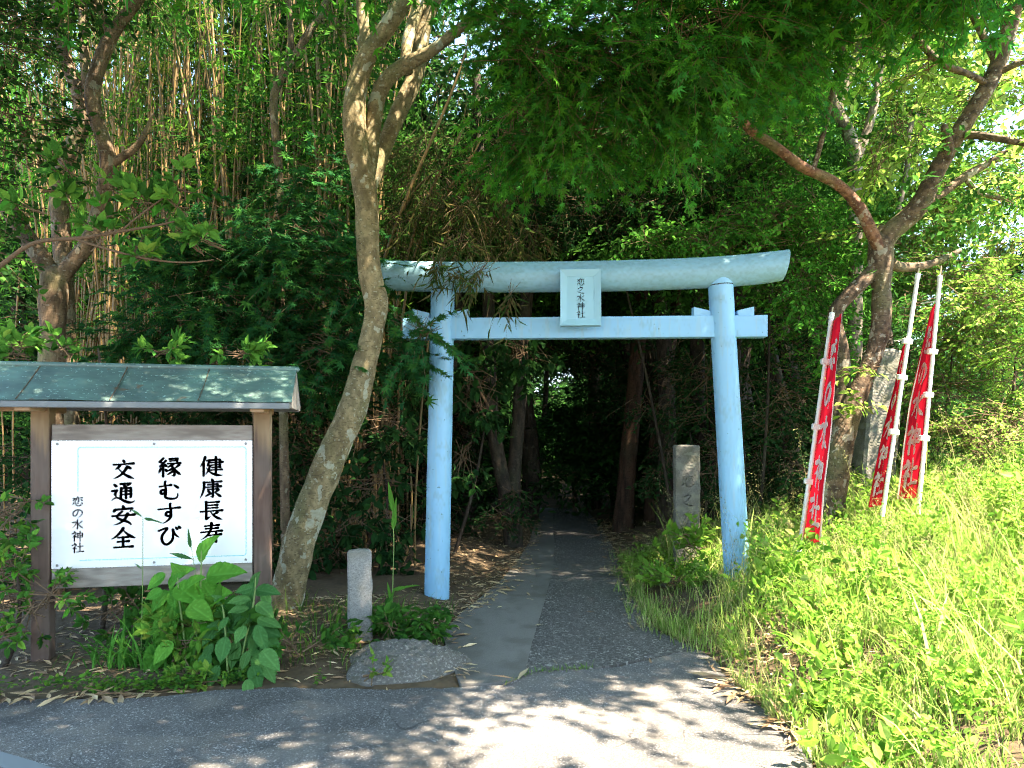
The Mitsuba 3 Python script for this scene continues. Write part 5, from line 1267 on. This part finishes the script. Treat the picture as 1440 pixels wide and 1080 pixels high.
k_ = k_ | (on_road & (r.random(n) < 0.985))
lx, ly = lx[~k_], ly[~k_]
lz = np.where(shapely.contains_xy(POLY_ROAD.union(POLY_CONC).union(POLY_AGG), lx, ly), 0.016, ground_h(lx, ly)) + 0.006 + 0.012 * r.random(len(lx))
p_ = np.c_[lx, ly, lz]
# longer straw strips gathered along the edges of the road and path
es = []
for line, lo, hi, cnt in ((ROAD[:10], -.02, .14, 240), (ROAD[14:21], -.10, .12, 260), (C_LEFT[:6], -.05, .15, 120), (A_RIGHT[:6], -.05, .15, 150)):
    sl_ = np.r_[0, np.cumsum(np.linalg.norm(np.diff(line, axis=0), axis=1))]
    tt = r.uniform(0, sl_[-1], cnt)
    e_ = np.stack([np.interp(tt, sl_, line[:, q_]) for q_ in range(2)], 1) + r.uniform(lo, hi, (cnt, 1)) * ([[0, 1]] if line is ROAD[:10] else [[1, .3]]) * (-1 if line is C_LEFT else 1)
    es.append(e_)
es = np.vstack(es)
es = es[meshkit.fbm(np.c_[es * 2.6, es[:, :1] * 0 + 3], 3, 21) > 0.47]
ez = np.where(shapely.contains_xy(POLY_ROAD.union(POLY_CONC).union(POLY_AGG), es[:, 0], es[:, 1]), 0.014, ground_h(es[:, 0], es[:, 1])) + 0.008 + 0.012 * r.random(len(es))
p_ = np.vstack([p_, np.c_[es, ez]]); n_long = len(es)
s1 = scatter('kite', p_, r.normal(size=p_.shape) * [1, 1, .12], np.array([0, 0, 1.0]) + r.normal(size=p_.shape) * .25, np.r_[0.05 + .07 * r.random(len(p_) - n_long), .07 + .14 * r.random(n_long)], colours(len(p_), [(0.42, 0.31, 0.17), (0.30, 0.20, 0.11), (0.52, 0.42, 0.26), (0.2, 0.12, 0.07)], r))
V0 = s1[0].reshape(-1, 4, 3)                                           # narrow them to straw strips
c_ = (V0[:, :1] + V0[:, 2:3]) / 2
V0[:, [1, 3]] = V0[:, [1, 3]] * .38 + c_ * .62
put('leaf_litter', (V0.reshape(-1, 3), s1[1]), 'm_vc', color=s1[2], kind='stuff', label='dry straw coloured bamboo leaves scattered on the ground')
labels['leaf_litter']['category'] = 'leaf litter'

# ------------------------------------------------------------------ the two large-leaved plants before the board


def big_leaf(b, t, width, up, droop, heart=False):
    x = unit(t - b); L = np.linalg.norm(t - b)
    z = unit(up - x * (up @ x)); y = np.cross(z, x)
    s, v = np.meshgrid(np.linspace(0, 1, 21), np.linspace(-1, 1, 13), indexing='ij')
    wprof = np.sin(np.pi * np.clip(s, 0, 1) ** (0.62 if heart else 0.78)) ** 0.85 * (1 - 0.25 * s)
    wprof = wprof / wprof.max() * (1 + 0.035 * np.sign(np.sin(s * 62)) * (np.abs(v) > .95))
    back = -0.13 * heart * np.abs(v) * (1 - s) ** 3
    zz = 0.10 * width * np.abs(v) * wprof - droop * s * s - 0.03 * width * np.cos(v * 3) + 0.016 * np.sin(s * 40 - np.abs(v) * 7) * wprof * np.minimum(np.abs(v) * 2.5, 1) + 0.05 * np.sin(s * 5 + v * 2) * np.abs(v) * wprof
    Pp = b + x * ((s + back) * L)[..., None] + y * (v * wprof * width * L / 2)[..., None] + z * (zz * L)[..., None]
    i, j = np.meshgrid(np.arange(20), np.arange(12), indexing='ij')
    f = np.stack([i * 13 + j, (i + 1) * 13 + j, (i + 1) * 13 + j + 1, i * 13 + j + 1], -1).reshape(-1, 4)
    return Pp.reshape(-1, 3), f


def leafy_plant(name, label, leaves, stems, width, pal, heart, seed, D0):
    r = np.random.default_rng(seed)
    k = thing(name, label, 'plant')
    for st in stems:
        put('stem', tube([at(*p_) for p_ in st], [0.007] * (len(st) - 1) + [0.003], sides=7, step=0.04), 'm_stem', k, smooth=True)
    extra = [(a_ + r.uniform(-14, 14), b_ + r.uniform(2, 26), c_ + r.uniform(-18, 18), d_ + r.uniform(4, 30)) for a_, b_, c_, d_ in leaves if b_ > 815]
    for n_, (x0, y0, x1, y1) in enumerate(leaves + extra):
        D = D0 + (0.12 if n_ >= len(leaves) else 0) + r.uniform(-.13, .13) - 0.10 * (y1 - 860) / 100
        b, t = at(x0, y0, D + 0.03), at(x1, y1, D - r.uniform(0.0, .06))
        L = np.linalg.norm(t - b)
        up = np.array([r.normal(0, .25), -0.75 + r.normal(0, .2), 0.75])
        v, f = big_leaf(b, t, width * r.uniform(.88, 1.12), up, r.uniform(.06, .22), heart)
        c = np.array(pal[r.integers(0, len(pal))]) * math.exp(r.normal(0, .12))
        col_ = np.tile(c, (len(v), 1))
        row, cl = np.divmod(np.arange(len(v)), 13)                       # paler midrib and side veins
        vein = (cl == 6) | (np.sin(row / 20 * 40 - np.abs(cl / 6 - 1) * 7) > 0.93)
        col_[vein] = col_[vein] * 1.22 + 0.015
        put('leaf', (v, f), 'm_leaf', k, smooth=True, color=np.clip(col_, 0, 1))
    return k


mat('m_stem', base_color=rgb(0.14, 0.22, 0.06), roughness=0.6)
leafy_plant('heart_leaf_plant', 'bright green plant with heart shaped leaves growing against the notice board', [(282, 782, 306, 752), (297, 809, 346, 803), (240, 823, 257, 804), (243, 830, 245, 856), (253, 826, 290, 852), (230, 810, 204, 828), (234, 834, 210, 860), (248, 856, 224, 884), (244, 813, 270, 797), (290, 842, 325, 832), (262, 827, 287, 810),
            (270, 853, 300, 872), (226, 832, 203, 842), (250, 884, 224, 912), (262, 888, 276, 926), (240, 906, 214, 934), (280, 868, 306, 894), (256, 806, 240, 792), (285, 820, 300, 842), (236, 868, 214, 898)],
            [[(262, 960, 4.8), (258, 890, 4.85), (252, 840, 4.85), (250, 812, 4.85)], [(272, 960, 4.8), (278, 880, 4.9), (282, 820, 4.9), (283, 775, 4.9)]], 0.78, [(0.13, 0.37, 0.05), (0.16, 0.41, 0.06), (0.11, 0.32, 0.05)], True, 401, 4.85)
leafy_plant('ovate_leaf_plant', 'bushy plant with drooping pointed leaves at the foot of the right board post', [(355, 824, 364, 804), (360, 830, 392, 832), (356, 826, 330, 833), (352, 842, 319, 847), (318, 852, 298, 836), (350, 855, 320, 860), (362, 870, 396, 881), (358, 872, 344, 908), (362, 878, 372, 917), (372, 895, 396, 924), (345, 862, 313, 874),
            (310, 872, 282, 908), (318, 895, 309, 933), (335, 900, 321, 941), (355, 935, 366, 971), (308, 935, 292, 968), (335, 945, 331, 983), (322, 868, 305, 887), (362, 848, 385, 868), (368, 915, 392, 941), (322, 948, 310, 966), (350, 915, 339, 943), (372, 935, 387, 961), (345, 880, 330, 905), (340, 838, 352, 862), (300, 905, 284, 930), (348, 955, 350, 985)],
            [[(335, 965, 4.72), (345, 900, 4.75), (356, 850, 4.8), (359, 812, 4.82)], [(325, 965, 4.72), (318, 910, 4.72), (315, 865, 4.75), (312, 850, 4.75)]], 0.56, [(0.10, 0.27, 0.075), (0.13, 0.31, 0.09), (0.08, 0.22, 0.065)], False, 402, 4.75)
k = thing('bamboo_shoot', 'thin green shoot with two narrow leaves standing before the white panel', 'plant')
put('stem', tube([at(198, 925, 4.95), at(200, 850, 4.95), at(201, 735, 4.95), at(201, 727, 4.95)], [0.003, 0.003, 0.0022, 0.0015], sides=6, step=.05), 'm_stem', k, smooth=True)
for x0, y0, x1, y1 in ((200, 727, 184, 715), (203, 729, 228, 734), (199, 800, 190, 792)):
    v, f = big_leaf(at(x0, y0, 4.95), at(x1, y1, 4.92), 0.2, np.array([0, -.5, .8]), .1)
    put('leaf', (v, f), 'm_leaf', k, smooth=True, color=np.tile((0.06, 0.17, 0.06), (len(v), 1)))
k = thing('bamboo_shoot', 'thin shoot with one narrow leaf beside the heart leaved plant', 'plant')
put('stem', tube([at(286, 900, 4.95), at(280, 850, 4.95), at(272, 788, 4.95), at(264, 744, 4.95)], [0.003, 0.003, 0.0022, 0.001], sides=6, step=.05), 'm_stem', k, smooth=True)
for x0, y0, x1, y1 in ((272, 787, 238, 776), (268, 770, 264, 744)):
    v, f = big_leaf(at(x0, y0, 4.95), at(x1, y1, 4.92), 0.2, np.array([0, -.5, .8]), .1)
    put('leaf', (v, f), 'm_leaf', k, smooth=True, color=np.tile((0.06, 0.17, 0.06), (len(v), 1)))
k = thing('tall_grass', 'single tall grass stalk rising between the granite post and the gate leg', 'grass')
put('stem', tube([at(553, 900, 5.7), at(553, 800, 5.7), at(552, 720, 5.7), at(546, 680, 5.7)], [0.005, 0.004, 0.003, 0.0015], sides=6, step=.05), 'm_stem', k, smooth=True)
for x0, y0, x1, y1 in ((553, 720, 546, 678), (553, 745, 556, 700), (540, 870, 553, 828), (552, 830, 588, 820), (545, 860, 535, 900), (553, 880, 575, 850), (551, 850, 545, 820)):
    v, f = big_leaf(at(x0, y0, 5.7), at(x1, y1, 5.66), 0.16, np.array([0, -.7, .7]), .15)
    put('leaf', (v, f), 'm_leaf', k, smooth=True, color=np.tile((0.13, 0.33, 0.05), (len(v), 1)))
k = thing('plantain_plant', 'broad upright leaf by the road edge in the grass at bottom right', 'plant')
for x0, y0, x1, y1 in ((1174, 1050, 1166, 990), (1174, 1052, 1190, 1030), (1172, 1052, 1150, 1040)):
    v, f = big_leaf(at(x0, y0, 3.75), at(x1, y1, 3.72), 0.38, np.array([0, -.8, .5]), .05)
    put('leaf', (v, f), 'm_leaf', k, smooth=True, color=np.tile((0.20, 0.34, 0.10), (len(v), 1)))
